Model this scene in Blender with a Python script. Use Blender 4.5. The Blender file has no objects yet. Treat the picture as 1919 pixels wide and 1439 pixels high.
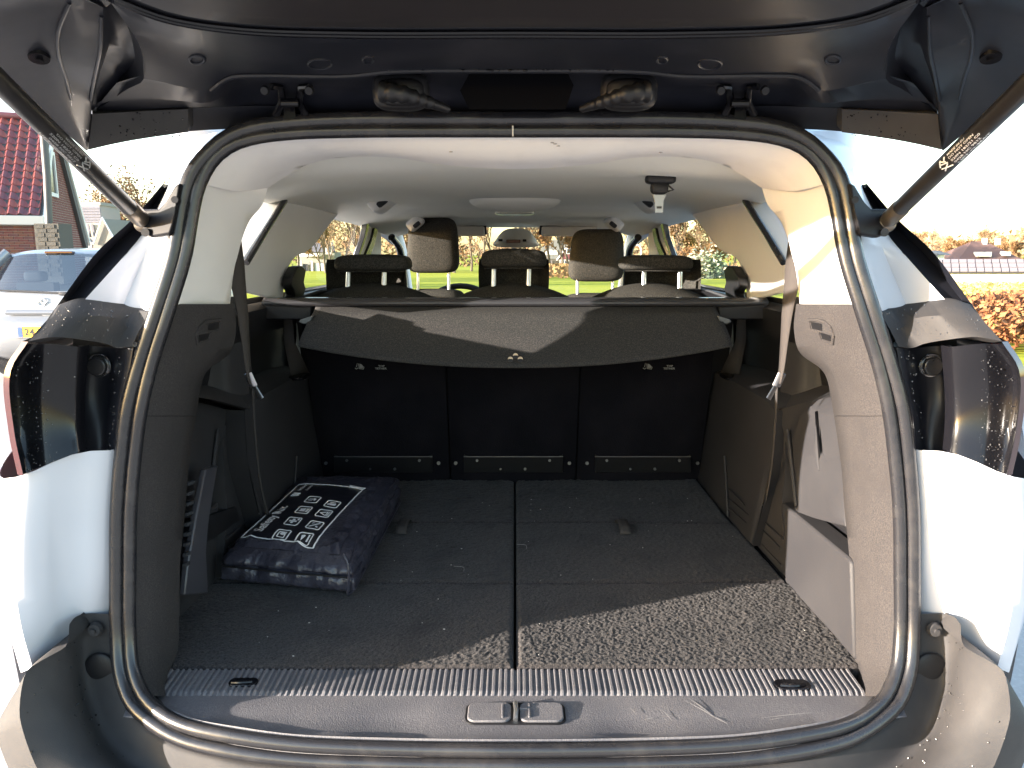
import bpy, bmesh, math, random
from mathutils import Vector, Matrix, Quaternion
import numpy as np
R = math.radians
sc = bpy.context.scene
COL = sc.collection
random.seed(7)
rng = np.random.default_rng(7)

# ------------------------------------------------------------------ camera, sky, sun, exposure
CAM_Z, TH, FPX, UC, VC = 1.40, R(9.8), 1441.0, 965.0, 720.0
CT, ST = math.cos(TH), math.sin(TH)
cam = bpy.data.cameras.new('camera'); camo = bpy.data.objects.new('camera', cam); COL.objects.link(camo)
camo.location = (0, 0, CAM_Z); camo.rotation_euler = (R(90) - TH, 0, 0)
cam.sensor_width = 36; cam.lens = 36 * FPX / 1919; cam.shift_x = -5.5 / 1919
cam.clip_start = 0.02; cam.clip_end = 3000
sc.camera = camo
SUN_EL = R(9.0)
SUN_D = Vector((0.9380 * math.cos(SUN_EL), 0.3466 * math.cos(SUN_EL), -math.sin(SUN_EL))).normalized()
w = bpy.data.worlds.new('World'); sc.world = w; w.use_nodes = True
nt = w.node_tree; nt.nodes.clear()
sky = nt.nodes.new('ShaderNodeTexSky'); sky.sky_type = 'NISHITA'; sky.sun_disc = False
sky.sun_elevation = SUN_EL; sky.sun_rotation = math.atan2(-SUN_D.x, -SUN_D.y) % (2 * math.pi)
sky.air_density = 1.0; sky.dust_density = 1.2; sky.ozone_density = 1.0
bg = nt.nodes.new('ShaderNodeBackground'); bg.inputs['Strength'].default_value = 0.15
wo = nt.nodes.new('ShaderNodeOutputWorld')
nt.links.new(sky.outputs[0], bg.inputs[0]); nt.links.new(bg.outputs[0], wo.inputs[0])
sun = bpy.data.lights.new('sun', 'SUN'); suno = bpy.data.objects.new('sun', sun); COL.objects.link(suno)
sun.energy = 4.0; sun.angle = R(0.5); sun.color = (1.0, 0.89, 0.77)
suno.rotation_euler = SUN_D.to_track_quat('-Z', 'Y').to_euler()
vs = sc.view_settings
vs.view_transform = 'Standard'; vs.look = 'None'; vs.gamma = 1; vs.use_curve_mapping = False; vs.exposure = 2.8
sc.cycles.max_bounces = 10; sc.cycles.diffuse_bounces = 6; sc.cycles.transparent_max_bounces = 16
sc.cycles.caustics_reflective = False; sc.cycles.caustics_refractive = False
sc.cycles.use_denoising = True

# ------------------------------------------------------------------ sight lines: a pixel of the photo at a distance / on a plane
def ray(u, v):
    q = (VC - v) / FPX
    return Vector(((u - UC) / FPX, CT + q * ST, -ST + q * CT))
EYE = Vector((0, 0, CAM_Z))
def PY(u, v, Y): d = ray(u, v); return EYE + d * (Y / d.y)
def PX(u, v, X): d = ray(u, v); return EYE + d * (X / d.x)
def PZ(u, v, Z): d = ray(u, v); return EYE + d * ((Z - CAM_Z) / d.z)
def PP(u, v, p, n):
    d = ray(u, v); p = Vector(p); n = Vector(n)
    return EYE + d * ((p - EYE).dot(n) / d.dot(n))
def L(lst): return [PY(*p) for p in lst]

# ------------------------------------------------------------------ materials
MATS = {}
def mat(name, color, rough=.6, metal=0, spec=.5, bump=None, var=None, coat=0, sheen=0, stretch=None):
    m = bpy.data.materials.new(name); m.use_nodes = True; t = m.node_tree; b = t.nodes['Principled BSDF']
    b.inputs['Base Color'].default_value = (*color, 1); b.inputs['Roughness'].default_value = rough
    b.inputs['Metallic'].default_value = metal; b.inputs['Specular IOR Level'].default_value = spec
    if coat: b.inputs['Coat Weight'].default_value = coat; b.inputs['Coat Roughness'].default_value = .06
    if sheen: b.inputs['Sheen Weight'].default_value = sheen; b.inputs['Sheen Roughness'].default_value = .5
    if bump or var:
        tc = t.nodes.new('ShaderNodeTexCoord'); src = tc.outputs['Object']
        if stretch:
            mp = t.nodes.new('ShaderNodeMapping'); mp.inputs['Scale'].default_value = stretch
            t.links.new(src, mp.inputs[0]); src = mp.outputs[0]
    if var:   # list of (scale, colour2, lo, hi)
        prev = None
        for (scale, c2, lo, hi) in var:
            n = t.nodes.new('ShaderNodeTexNoise'); n.inputs['Scale'].default_value = scale; n.inputs['Detail'].default_value = 3
            t.links.new(src, n.inputs['Vector'])
            mr = t.nodes.new('ShaderNodeMapRange'); mr.inputs[1].default_value = lo; mr.inputs[2].default_value = hi
            t.links.new(n.outputs[0], mr.inputs[0])
            mx = t.nodes.new('ShaderNodeMix'); mx.data_type = 'RGBA'
            t.links.new(mr.outputs[0], mx.inputs[0])
            if prev is None: mx.inputs[6].default_value = (*color, 1)
            else: t.links.new(prev, mx.inputs[6])
            mx.inputs[7].default_value = (*c2, 1); prev = mx.outputs[2]
        t.links.new(prev, b.inputs['Base Color'])
    if bump:  # (scale, strength, distance)
        n = t.nodes.new('ShaderNodeTexNoise'); n.inputs['Scale'].default_value = bump[0]; n.inputs['Detail'].default_value = 2
        t.links.new(src, n.inputs['Vector'])
        bp = t.nodes.new('ShaderNodeBump'); bp.inputs['Strength'].default_value = bump[1]; bp.inputs['Distance'].default_value = bump[2]
        t.links.new(n.outputs[0], bp.inputs['Height']); t.links.new(bp.outputs[0], b.inputs['Normal'])
    MATS[name] = m
    return m
def glass(name, tint, gloss=.06):
    m = bpy.data.materials.new(name); m.use_nodes = True; t = m.node_tree; t.nodes.clear()
    o = t.nodes.new('ShaderNodeOutputMaterial'); tr = t.nodes.new('ShaderNodeBsdfTransparent'); gl = t.nodes.new('ShaderNodeBsdfGlossy')
    tr.inputs[0].default_value = (*tint, 1); gl.inputs['Roughness'].default_value = .02
    mx = t.nodes.new('ShaderNodeMixShader'); mx.inputs[0].default_value = gloss
    t.links.new(tr.outputs[0], mx.inputs[1]); t.links.new(gl.outputs[0], mx.inputs[2]); t.links.new(mx.outputs[0], o.inputs[0])
    return m
CARPET = mat('carpet', (.016, .0155, .0175), .95, spec=.1, bump=(500, .6, .0015), var=[(330, (.095, .083, .079), .34, .84), (9, (.015, .0145, .0165), .5, .8)], sheen=.1)
FELT = mat('felt_trim', (.030, .028, .030), .95, spec=.15, bump=(420, .5, .002), var=[(600, (.070, .063, .061), .40, .80), (14, (.034, .0315, .033), .45, .8)])
PLASTIC = mat('grained_plastic', (.024, .0235, .027), .62, spec=.35, bump=(700, .25, .001), var=[(6, (.033, .032, .035), .4, .8)])
PLASTIC_D = mat('dark_plastic', (.008, .008, .010), .5, spec=.4, bump=(500, .15, .001))
SILLM = mat('sill_plastic', (.115, .112, .122), .6, spec=.4, bump=(520, .55, .0015), var=[(300, (.16, .153, .158), .45, .7), (11, (.095, .094, .106), .45, .8)])
RUBBER = mat('rubber', (.016, .016, .019), .27, spec=.6, bump=(90, .08, .002), var=[(25, (.034, .032, .033), .5, .8)])
BODY = mat('white_paint', (.52, .535, .59), .32, spec=.5, coat=.5, var=[(5, (.49, .505, .56), .4, .7)])
BLACKP = mat('black_paint', (.008, .009, .014), .42, spec=.33, coat=.04, bump=(60, .05, .002), var=[(14, (.018, .018, .024), .45, .75)])
BLACKG = mat('gloss_black', (.006, .006, .008), .16, spec=.32, bump=(9, .12, .01))
TEXT_BLK = mat('bumper_plastic', (.033, .032, .034), .68, spec=.28, bump=(900, .3, .001), var=[(18, (.043, .041, .042), .45, .75)])
HEADL = mat('headliner_cloth', (.81, .795, .735), .95, spec=.1, bump=(600, .35, .001), var=[(3, (.775, .76, .70), .4, .7)])
PILLAR = mat('pillar_plastic', (.74, .73, .725), .7, spec=.25, bump=(600, .2, .001), var=[(5, (.70, .69, .685), .4, .75)])
BAND = mat('header_trim', (.74, .715, .70), .8, spec=.2, bump=(40, .10, .002), var=[(16, (.66, .635, .62), .55, .85)])
SEATF = mat('seat_fabric', (.026, .025, .024), .95, spec=.1, bump=(420, .5, .0015), var=[(380, (.085, .079, .068), .42, .78)])
SEATB = mat('seat_back_cloth', (.006, .006, .009), .95, spec=.1, bump=(300, .4, .002), var=[(7, (.012, .011, .015), .45, .8), (500, (.018, .017, .02), .6, .8)])
COVERF = mat('cover_fabric', (.028, .028, .030), .9, spec=.15, bump=(500, .5, .0015), var=[(420, (.085, .080, .071), .45, .80)])
STEEL = mat('brushed_steel', (.62, .62, .64), .25, metal=1)
CHROME = mat('chrome', (.90, .90, .90), .32, metal=1)
BOLT = mat('bolt_steel', (.30, .30, .32), .35, metal=1)
STRUTM = mat('strut_black', (.017, .016, .017), .35, spec=.5, bump=(200, .1, .001), var=[(30, (.03, .027, .026), .5, .8)])
BELT = mat('belt_webbing', (.045, .042, .042), .85, spec=.2, bump=(900, .4, .001), stretch=(1, 1, .3))
BELT_L = mat('belt_webbing_brown', (.050, .044, .042), .85, spec=.2, bump=(900, .4, .001))
BAGM = mat('nylon', (.036, .0355, .052), .34, spec=.6, bump=(130, .55, .004), var=[(20, (.046, .045, .064), .45, .7)])
BAGP = mat('bag_panel', (.014, .014, .022), .35, spec=.5, bump=(45, .15, .004))
WHITEP = mat('white_print', (.88, .88, .90), .6)
GREYP = mat('grey_print', (.30, .30, .30), .6)
LENS = mat('red_lens', (.035, .003, .004), .08, spec=.6, coat=.5)
AMBERP = mat('plate_yellow', (.80, .45, .03), .4)
BLUEP = mat('plate_blue', (.02, .07, .40), .4)
SILVER = mat('silver_paint', (.19, .20, .22), .30, metal=.35, coat=.6)
DARKIN = mat('dark_interior', (.02, .022, .028), .8)
DROP = mat('water', (.05, .05, .055), .04, spec=.8, coat=1)
DIRT = mat('light_crumb', (.55, .52, .48), .9)
LAMPM = mat('lamp_lens', (.55, .52, .44), .25, spec=.6)
REDSW = mat('red_display', (.10, .008, .012), .3)
GLASS_T = glass('tinted_glass', (.92, .945, .945), .04)
GLASS_C = glass('clear_glass', (.93, .95, .95), .04)
GLASS_D = glass('hatch_glass', (.55, .62, .68), .22)

# ------------------------------------------------------------------ mesh building
def cr(pts, n, closed=False):
    """n points along a Catmull-Rom curve through pts, evenly by chord length"""
    P = [np.array(p, float) for p in pts]
    if len(P) == 2: return [Vector(P[0] * (1 - t) + P[1] * t) for t in np.linspace(0, 1, n)]
    if closed: Q = [P[-1]] + P + [P[0], P[1]]
    else: Q = [2 * P[0] - P[1]] + P + [2 * P[-1] - P[-2]]
    den = []
    segs = len(P) if closed else len(P) - 1
    for i in range(segs):
        p0, p1, p2, p3 = Q[i:i + 4]
        t01 = max(np.linalg.norm(p1 - p0), 1e-6) ** .5; t12 = max(np.linalg.norm(p2 - p1), 1e-6) ** .5; t23 = max(np.linalg.norm(p3 - p2), 1e-6) ** .5
        m1 = p2 - p1 + t12 * ((p1 - p0) / t01 - (p2 - p0) / (t01 + t12))
        m2 = p2 - p1 + t12 * ((p3 - p2) / t23 - (p3 - p1) / (t12 + t23))
        for t in np.linspace(0, 1, 14, endpoint=False):
            a = 2 * (p1 - p2) + m1 + m2; b = -3 * (p1 - p2) - 2 * m1 - m2
            den.append(a * t ** 3 + b * t ** 2 + m1 * t + p1)
    den.append(P[0] if closed else P[-1]); den = np.array(den)
    s = np.concatenate([[0], np.cumsum(np.linalg.norm(np.diff(den, axis=0), axis=1))])
    q = np.linspace(0, s[-1], n, endpoint=not closed)
    return [Vector([np.interp(x, s, den[:, k]) for k in range(3)]) for x in q]
def poly_pts(pts, n):
    P = np.array([list(p) for p in pts]); s = np.concatenate([[0], np.cumsum(np.linalg.norm(np.diff(P, axis=0), axis=1))])
    return [Vector([np.interp(x, s, P[:, k]) for k in range(3)]) for x in np.linspace(0, s[-1], n)]
class MB:
    def __init__(s): s.v = []; s.f = []
    def add(s, vs_, fs):
        o = len(s.v); s.v += [Vector(p) for p in vs_]; s.f += [tuple(i + o for i in f) for f in fs]; return s
    def grid(s, rows, cu=False, cv=False):
        nu = len(rows[0]); nv = len(rows); fs = []
        for j in range(nv if cv else nv - 1):
            for i in range(nu if cu else nu - 1):
                a, b = j * nu + i, j * nu + (i + 1) % nu; k = (j + 1) % nv
                fs.append((a, b, k * nu + (i + 1) % nu, k * nu + i))
        return s.add([p for r in rows for p in r], fs)
    def loft(s, rows, nu=24, nv=None, smooth=True, lin=False):
        """rows of 3-D points -> a surface; smooth along the rows, and across them if smooth"""
        rr = [(poly_pts if lin else cr)(r, nu) for r in rows]
        if smooth and len(rr) > 2:
            nv = nv or 5 * (len(rr) - 1)
            cols = [cr([r[i] for r in rr], nv) for i in range(nu)]
            rr = [[c[j] for c in cols] for j in range(nv)]
        return s.grid(rr)
    def box(s, c, size, M=None):
        hx, hy, hz = [a / 2 for a in size]; c = Vector(c)
        p = [Vector((x * hx, y * hy, z * hz)) for x in (-1, 1) for y in (-1, 1) for z in (-1, 1)]
        if M: p = [M @ q for q in p]
        return s.add([c + q for q in p], [(0, 1, 3, 2), (4, 6, 7, 5), (0, 4, 5, 1), (2, 3, 7, 6), (0, 2, 6, 4), (1, 5, 7, 3)])
    def prism(s, pts, vec):
        n = len(pts); vec = Vector(vec); a = [Vector(p) for p in pts]
        return s.add(a + [p + vec for p in a], [tuple(range(n - 1, -1, -1)), tuple(range(n, 2 * n))] + [(i, (i + 1) % n, n + (i + 1) % n, n + i) for i in range(n)])
    def tube(s, path, r, k=10, closed=False, flat=None, up=None):
        n = len(path); rows = []; N = None
        path = [Vector(p) for p in path]
        for i, p in enumerate(path):
            a = path[(i - 1) % n] if (closed or i > 0) else p; b = path[(i + 1) % n] if (closed or i < n - 1) else p
            T = (b - a).normalized()
            if N is None:
                N = Vector(up) if up else (Vector((0, 0, 1)) if abs(T.z) < .9 else Vector((1, 0, 0)))
            N = (N - T * N.dot(T))
            N = N.normalized() if N.length > 1e-6 else T.orthogonal().normalized()
            B = T.cross(N); rad = r[i] if isinstance(r, (list, tuple)) else r
            fx, fy = flat or (1, 1)
            rows.append([p + N * (math.cos(2 * math.pi * j / k) * rad * fx) + B * (math.sin(2 * math.pi * j / k) * rad * fy) for j in range(k)])
        s.grid(rows, cu=True, cv=closed)
        if not closed:
            o = len(s.v) - n * k
            s.f.append(tuple(o + j for j in range(k))[::-1]); s.f.append(tuple(o + (n - 1) * k + j for j in range(k)))
        return s
    def sell(s, c, size, e1=.5, e2=.5, nu=28, nv=18, M=None, fn=None):
        """a soft box: superellipsoid of full size"""
        rows = []; c = Vector(c)
        sg = lambda x, e: math.copysign(abs(x) ** e, x)
        for j in range(nv + 1):
            ph = -math.pi / 2 + math.pi * j / nv; row = []
            for i in range(nu):
                a = 2 * math.pi * i / nu
                p = Vector((size[0] / 2 * sg(math.cos(ph), e1) * sg(math.cos(a), e2), size[1] / 2 * sg(math.cos(ph), e1) * sg(math.sin(a), e2), size[2] / 2 * sg(math.sin(ph), e1)))
                if fn: p = fn(p)
                row.append(c + (M @ p if M else p))
            rows.append(row)
        return s.grid(rows, cu=True)
    def cyl(s, c, axis, r, h, k=20, r2=None):
        a = Vector(axis).normalized(); c = Vector(c)
        n = a.orthogonal().normalized(); b = a.cross(n); r2 = r if r2 is None else r2
        rows = [[c + a * (h * t) + (n * math.cos(2 * math.pi * j / k) + b * math.sin(2 * math.pi * j / k)) * rr for j in range(k)] for t, rr in ((0, r), (1, r2))]
        s.grid(rows, cu=True); o = len(s.v) - 2 * k
        s.f.append(tuple(o + j for j in range(k))[::-1]); s.f.append(tuple(o + k + j for j in range(k)))
        return s
    def flip(s):
        m = MB(); m.v = [Vector((-p.x, p.y, p.z)) for p in s.v]; m.f = [f[::-1] for f in s.f]; return m
    def both(s):
        m = s.flip(); return MB().add(s.v, s.f).add(m.v, m.f)
WORLD = {}
def mk(name, mb, m, parent=None, bevel=0, solid=0, sub=0, sharp=38, mesh=None, label=None, seg=2):
    c = Vector((0, 0, 0))
    if mesh is None:
        me = bpy.data.meshes.new(name)
        lo = Vector([min(p[k] for p in mb.v) for k in range(3)]); hi = Vector([max(p[k] for p in mb.v) for k in range(3)])
        c = (lo + hi) / 2
        if parent is None: c.z = lo.z
        me.from_pydata([tuple(p - c) for p in mb.v], [], mb.f)
        bm = bmesh.new(); bm.from_mesh(me)
        bmesh.ops.remove_doubles(bm, verts=bm.verts, dist=1e-6)
        bmesh.ops.recalc_face_normals(bm, faces=bm.faces); bm.to_mesh(me); bm.free()
        me.materials.append(m)
        me.polygons.foreach_set('use_smooth', [True] * len(me.polygons)); me.set_sharp_from_angle(angle=R(sharp))
    else: me = mesh
    o = bpy.data.objects.new(name, me); COL.objects.link(o)
    if parent is not None:
        o.parent = parent; o.location = c - WORLD[parent.name]
    else: o.location = c
    WORLD[o.name] = c
    if solid: md = o.modifiers.new('solid', 'SOLIDIFY'); md.thickness = solid; md.offset = 0
    if bevel: md = o.modifiers.new('bevel', 'BEVEL'); md.width = bevel; md.segments = seg; md.limit_method = 'ANGLE'; md.angle_limit = R(40)
    if sub: md = o.modifiers.new('sub', 'SUBSURF'); md.levels = sub; md.render_levels = sub
    if label: o['label'] = label
    return o
def pair(name, mb, m, parent, **k):
    """the piece on the right-hand side of the car and its mirror image"""
    pr = parent if isinstance(parent, tuple) else (parent, parent)
    return (mk(name, mb, m, pr[0], **k), mk(name, mb.flip(), m, pr[1], **k))
def thing(name, label, cat, loc, group=None):
    o = bpy.data.objects.new(name, None); COL.objects.link(o); o.location = loc; o.empty_display_size = .2
    WORLD[o.name] = Vector(loc); o['label'] = label; o['category'] = cat
    if group: o['group'] = group
    return o
def tag(o, label=None, cat=None, group=None, kind=None):
    for k, x in (('label', label), ('category', cat), ('group', group), ('kind', kind)):
        if x: o[k] = x
    return o
def full(lst):
    """a row given from the middle of the car outwards -> the whole row, left to right"""
    P = [p if isinstance(p, Vector) else PY(*p) for p in lst]
    P[0] = Vector((0, P[0].y, P[0].z))
    return [Vector((-p.x, p.y, p.z)) for p in P[:0:-1]] + P
def mirv(p): return Vector((-p.x, p.y, p.z))
def text_mesh(txt, size=1.0, bold=.0):
    c = bpy.data.curves.new('t', 'FONT'); c.body = txt; c.size = size; c.offset = bold; c.resolution_u = 2
    o = bpy.data.objects.new('t', c); COL.objects.link(o)
    dg = bpy.context.evaluated_depsgraph_get(); dg.update()
    me = bpy.data.meshes.new_from_object(o.evaluated_get(dg))
    vs_ = [v.co.copy() for v in me.vertices]; fs = [tuple(p.vertices) for p in me.polygons]
    bpy.data.objects.remove(o); bpy.data.curves.remove(c); bpy.data.meshes.remove(me)
    x0 = min(v.x for v in vs_); x1 = max(v.x for v in vs_)
    return [Vector((v.x - x0, v.y, 0)) for v in vs_], fs, x1 - x0

# ------------------------------------------------------------------ the place: ground, field
def G(x, y): return -.0145 * max(0, min(y, 400) - 9)
PAVE = mat('pale_paving', (.40, .38, .37), .85, spec=.2, bump=(14, .3, .01), var=[(1.4, (.34, .32, .31), .4, .7), (60, (.46, .435, .42), .5, .8)])
GRASS = mat('meadow_grass', (.30, .31, .026), .95, spec=.1, bump=(5, .5, .15), var=[(.22, (.34, .33, .045), .4, .65), (3.0, (.22, .26, .024), .5, .75)], stretch=(.35, 1, 1))
ROADM = mat('lane_asphalt', (.11, .10, .10), .9, bump=(40, .3, .01))
def sheet(name, pts, m, dz=0):
    mb = MB(); mb.loft([[Vector((x0, y, G(x0, y) + dz)) for x0 in np.linspace(a, b, 12)] for y, a, b in pts], nu=12, smooth=False, lin=True)
    return tag(mk(name, mb, m, None), kind='structure')
sheet('ground', [(-40, -400, 400), (9, -400, 400), (60, -500, 500), (200, -900, 900), (400, -1500, 1500), (1500, -3000, 3000)], PAVE, 0)
sheet('field', [(8.9, -3.4, 70), (9.0, -3.4, 70), (30, -11, 110), (60, -24, 170), (130, -75, 300), (200, -200, 500), (400, -600, 900), (1400, -2000, 2500)], GRASS, .012)

# ================================================================== THE CAR
car = thing('family_car', 'white family car seen into its open boot, black tailgate raised', 'car', (0, 3.2, 0))
SEAL = [(965, 213, 965, 256, 1.14), (1280, 213, 1280, 257, 1.14), (1397, 220, 1385, 260, 1.14), (1463, 230, 1450, 268, 1.14), (1513, 253, 1490, 279, 1.14),
        (1547, 283, 1520, 300, 1.138), (1573, 310, 1538, 330, 1.135), (1590, 343, 1550, 362, 1.13), (1603, 400, 1559, 405, 1.125), (1615, 480, 1573, 482, 1.115),
        (1650, 590, 1606, 592, 1.10), (1680, 680, 1635, 685, 1.095), (1703, 763, 1653, 770, 1.09), (1713, 840, 1663, 843, 1.09), (1722, 957, 1673, 957, 1.088),
        (1723, 1080, 1675, 1080, 1.083), (1722, 1193, 1675, 1193, 1.072), (1717, 1260, 1668, 1255, 1.055), (1697, 1320, 1647, 1300, 1.035), (1657, 1360, 1613, 1332, 1.012),
        (1597, 1397, 1570, 1350, .99), (1513, 1420, 1480, 1367, .97), (1380, 1437, 1380, 1380, .957), (1200, 1445, 1200, 1388, .948), (965, 1448, 965, 1391, .94)]
def ring(f, dy):
    h = [PY(o_u * (1 - f) + i_u * f, o_v * (1 - f) + i_v * f, y + dy) for (o_u, o_v, i_u, i_v, y) in SEAL]
    h[0].x = 0; h[-1].x = 0
    return cr(h + [mirv(p) for p in h[-2:0:-1]], 220, closed=True)
# flange under the seal, the two beads, the lip between
fl = MB(); fl.grid([ring(-.08, .03), ring(.05, .012), ring(.95, .014), ring(1.1, .035)], cu=True)
seal = mk('door_seal', fl, RUBBER, car)
sb = MB(); sb.tube(ring(.24, 0), .0105, 12, closed=True); mk('outer_bead', sb, RUBBER, seal)
sb = MB(); sb.tube(ring(.74, .004), .0100, 12, closed=True); mk('inner_bead', sb, RUBBER, seal)
j = MB(); j.box(PY(961, 246, 1.133), (.0022, .004, .014)); mk('joint_mark', j, DIRT, seal)

# ---- inner trim round the opening
H0 = [(965, 254, 1.15), (1280, 255, 1.15), (1385, 258, 1.15), (1450, 266, 1.148), (1490, 277, 1.148), (1520, 298, 1.145), (1538, 326, 1.142), (1547, 346, 1.14)]
H1 = [(965, 317, 1.27), (1057, 313, 1.27), (1123, 306, 1.27), (1180, 297, 1.27), (1225, 294, 1.275), (1280, 295, 1.28), (1330, 302, 1.29), (1363, 313, 1.30), (1397, 332, 1.32), (1428, 353, 1.34)]
h0 = cr(full(H0), 61); h1 = cr(full(H1), 61)
mid = [(a + b) / 2 + Vector((0, -.012, -.008)) for a, b in zip(h0, h1)]
back = [p + Vector((0, .02, .03)) for p in h1]
hb = MB(); hb.loft([h0, mid, h1], 61, 9); hb.grid([h1, back])
mk('header_trim', hb, BAND, car)
sm = MB()
for (u, v, y) in ((842, 280, 1.2), (845, 283, 1.2), (1035, 266, 1.175), (1040, 268, 1.175), (1046, 272, 1.18), (1238, 284, 1.22), (917, 277, 1.2)):
    sm.sell(PY(u, v + 2, y - .016), (.006, .002, .0016), 1, 1, 8, 6)
mk('scuff_mark', sm, mat('grey_scuff', (.28, .26, .25), .9), car)['kind'] = 'stuff'
# D-pillar trims
dA = [(1547, 346, 1.14), (1559, 405, 1.13), (1573, 482, 1.12), (1588, 530, 1.113), (1605, 571, 1.105)]
dM = [(1470, 337, 1.275), (1472, 395, 1.285), (1480, 460, 1.285), (1497, 520, 1.275), (1515, 571, 1.26)]
dB = [(1428, 353, 1.34), (1438, 383, 1.35), (1463, 415, 1.37), (1480, 460, 1.375), (1492, 510, 1.36), (1499, 571, 1.34)]
for r_ in (dA, dM, dB): pass
a_, m_, b_ = L(dA), L(dM), L(dB); b_[0] = PY(1428, 352, 1.345)
c_ = [Vector((max(p.x + .08, .56), p.y + .10, p.z - (.05 if p.z < 1.34 else 0))) for p in b_]; d_ = [Vector((.625, 1.60 - .12 * min(1, max(0, (1.40 - p.z) / .09)), p.z - (.09 if p.z < 1.34 else 0))) for p in b_]  # hidden forward return, shaped to cut the sun patch on the luggage cover
dp = MB(); dp.grid([cr(a_, 24), [x * .5 + y * .5 + Vector((.004, 0, 0)) for x, y in zip(cr(a_, 24), cr(m_, 24))], cr(m_, 24), cr(b_, 24), cr(c_, 24), cr(d_, 24)])
pair('pillar_trim', dp, PILLAR, car, sharp=50)

# ---- felt columns beside the opening (upper and lower piece), with return edges
COLN = [(570, (1604, 1.105), (1550, 1.18), (1492, .48)), (620, (1616, 1.10), (1563, 1.17), (1488, .495)), (660, (1628, 1.097), (1583, 1.155), (1498, .512)),
        (700, (1640, 1.093), (1598, 1.145), (1545, .535)), (745, (1648, 1.09), (1610, 1.14), (1557, .546)), (800, (1657, 1.09), (1621, 1.135), (1566, .55)),
        (880, (1666, 1.09), (1628, 1.135), (1577, .555)), (960, (1673, 1.088), (1633, 1.13), (1583, .556)), (1050, (1675, 1.085), (1638, 1.125), (1592, .556)),
        (1150, (1675, 1.078), (1640, 1.115), (1594, .556)), (1213, (1673, 1.07), (1640, 1.105), (1596, .556)), (1252, (1668, 1.06), (1642, 1.09), (1605, .556)), (1305, (1645, 1.035), (1628, 1.055), (1598, .553))]
COLMB = []
def column(rows, name):
    A = [PY(a[0], v, a[1] + .006) for v, a, c, e in rows]; M_ = [PY(c[0], v, c[1]) for v, a, c, e in rows]; E = [PX(e[0], v, e[1]) for v, a, c, e in rows]
    n = 5 * len(rows); A, M_, E = cr(A, n), cr(M_, n), cr(E, n)
    E2 = [p + Vector((.012, .006, 0)) for p in E]; E3 = [p + Vector((.11, .02, 0)) for p in E]
    mb = MB(); mb.grid([A, [x * .5 + y * .5 for x, y in zip(A, M_)], M_, [x * .5 + y * .5 + Vector((-.003, 0, 0)) for x, y in zip(M_, E)], E, E2, E3])
    COLMB.append(mb)
    return pair(name, mb, FELT, car, sharp=60)
def at_v(v):
    for (r0, r1) in zip(COLN, COLN[1:]):
        if r0[0] <= v <= r1[0]:
            t = (v - r0[0]) / (r1[0] - r0[0]); f = lambda a, b: tuple(x * (1 - t) + y * t for x, y in zip(a, b))
            return (v, f(r0[1], r1[1]), f(r0[2], r1[2]), f(r0[3], r1[3]))
colu = column([r for r in COLN if r[0] < 775] + [at_v(779.6)], 'quarter_trim')
coll = column([at_v(780.4)] + [r for r in COLN if r[0] > 790], 'lower_quarter_trim')
# moulded coat-hook recess in the upper piece, its shade drawn as dark plates
from mathutils.bvhtree import BVHTree
bvc = BVHTree.FromPolygons([tuple(p) for p in COLMB[0].v], COLMB[0].f)
def oncol(u, v, lift=.001, b=None):
    d = ray(u, v).normalized(); h = (b or bvc).ray_cast(EYE, d); return (h[0] if h[0] else PY(u, v, 1.18)) - d * lift
hk = MB()
for q in ([(1519, 603), (1541, 607), (1541, 621), (1522, 617)], [(1537, 623), (1558, 629), (1557, 641), (1541, 636)]):
    hk.prism([oncol(u, v, .0012) for u, v in q], (.002, .006, 0))
pair('hook', hk, PLASTIC_D, colu, bevel=.001)
fr = MB(); fr.tube([oncol(u, v, .001) for u, v in ((1516, 600), (1530, 600), (1545, 603), (1558, 614), (1563, 628), (1561, 645))], .0028, 8)
fr.tube([oncol(u, v, .001) for u, v in ((1517, 602), (1520, 619), (1536, 624), (1540, 638), (1560, 645))], .0018, 8); pair('hook_edge', fr, FELT, colu)

# ---- boot side walls
def wall(name, pts, m, vec=(.03, 0, 0), bevel=.004, parent=car):
    mb = MB(); mb.prism(pts, vec); return pair(name, mb, m, parent, bevel=bevel)
# wheel-arch cover: big dark face + top shelf
wa = MB()
topE = [PX(1335, 698, .565), PX(1360, 707, .56), PX(1400, 730, .557), PX(1437, 753, .556), PX(1452, 770, .556)]
midE = [PX(1322, 800, .553), PX(1345, 812, .548), PX(1385, 832, .545), PX(1425, 855, .545), PX(1447, 862, .546)]
botE = [PX(1296, 900, .540), PX(1318, 922, .540), PX(1350, 956, .540), PX(1385, 995, .540), PX(1412, 1024, .540)]
shE = [p + Vector((.02, .0, .008)) for p in topE]; shF = [Vector((.70, p.y + .02, p.z + .03)) for p in topE]
wa.grid([cr(shF, 16), cr(shE, 16), cr(topE, 16), cr(midE, 16), cr(botE, 16)])
wr = [topE[-1], midE[-1], botE[-1]]
wa.grid([cr(wr, 10), [p + Vector((.05, .012, 0)) for p in cr(wr, 10)]])
arch = pair('wheel_arch_trim', wa, PLASTIC, car, sharp=50)
rb = MB(); rb.tube([PX(1358, 855, .541), PX(1362, 925, .537), PX(1364, 968, .534)], .003, 8)
for (v0, u1, v1) in ((918, 1395, 947), (936, 1402, 965), (953, 1398, 980)): rb.tube([PX(1366, v0, .538), PX(u1, v1, .539)], [.0035, .0012], 6)
pair('moulded_rib', rb, PLASTIC, arch)
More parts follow.
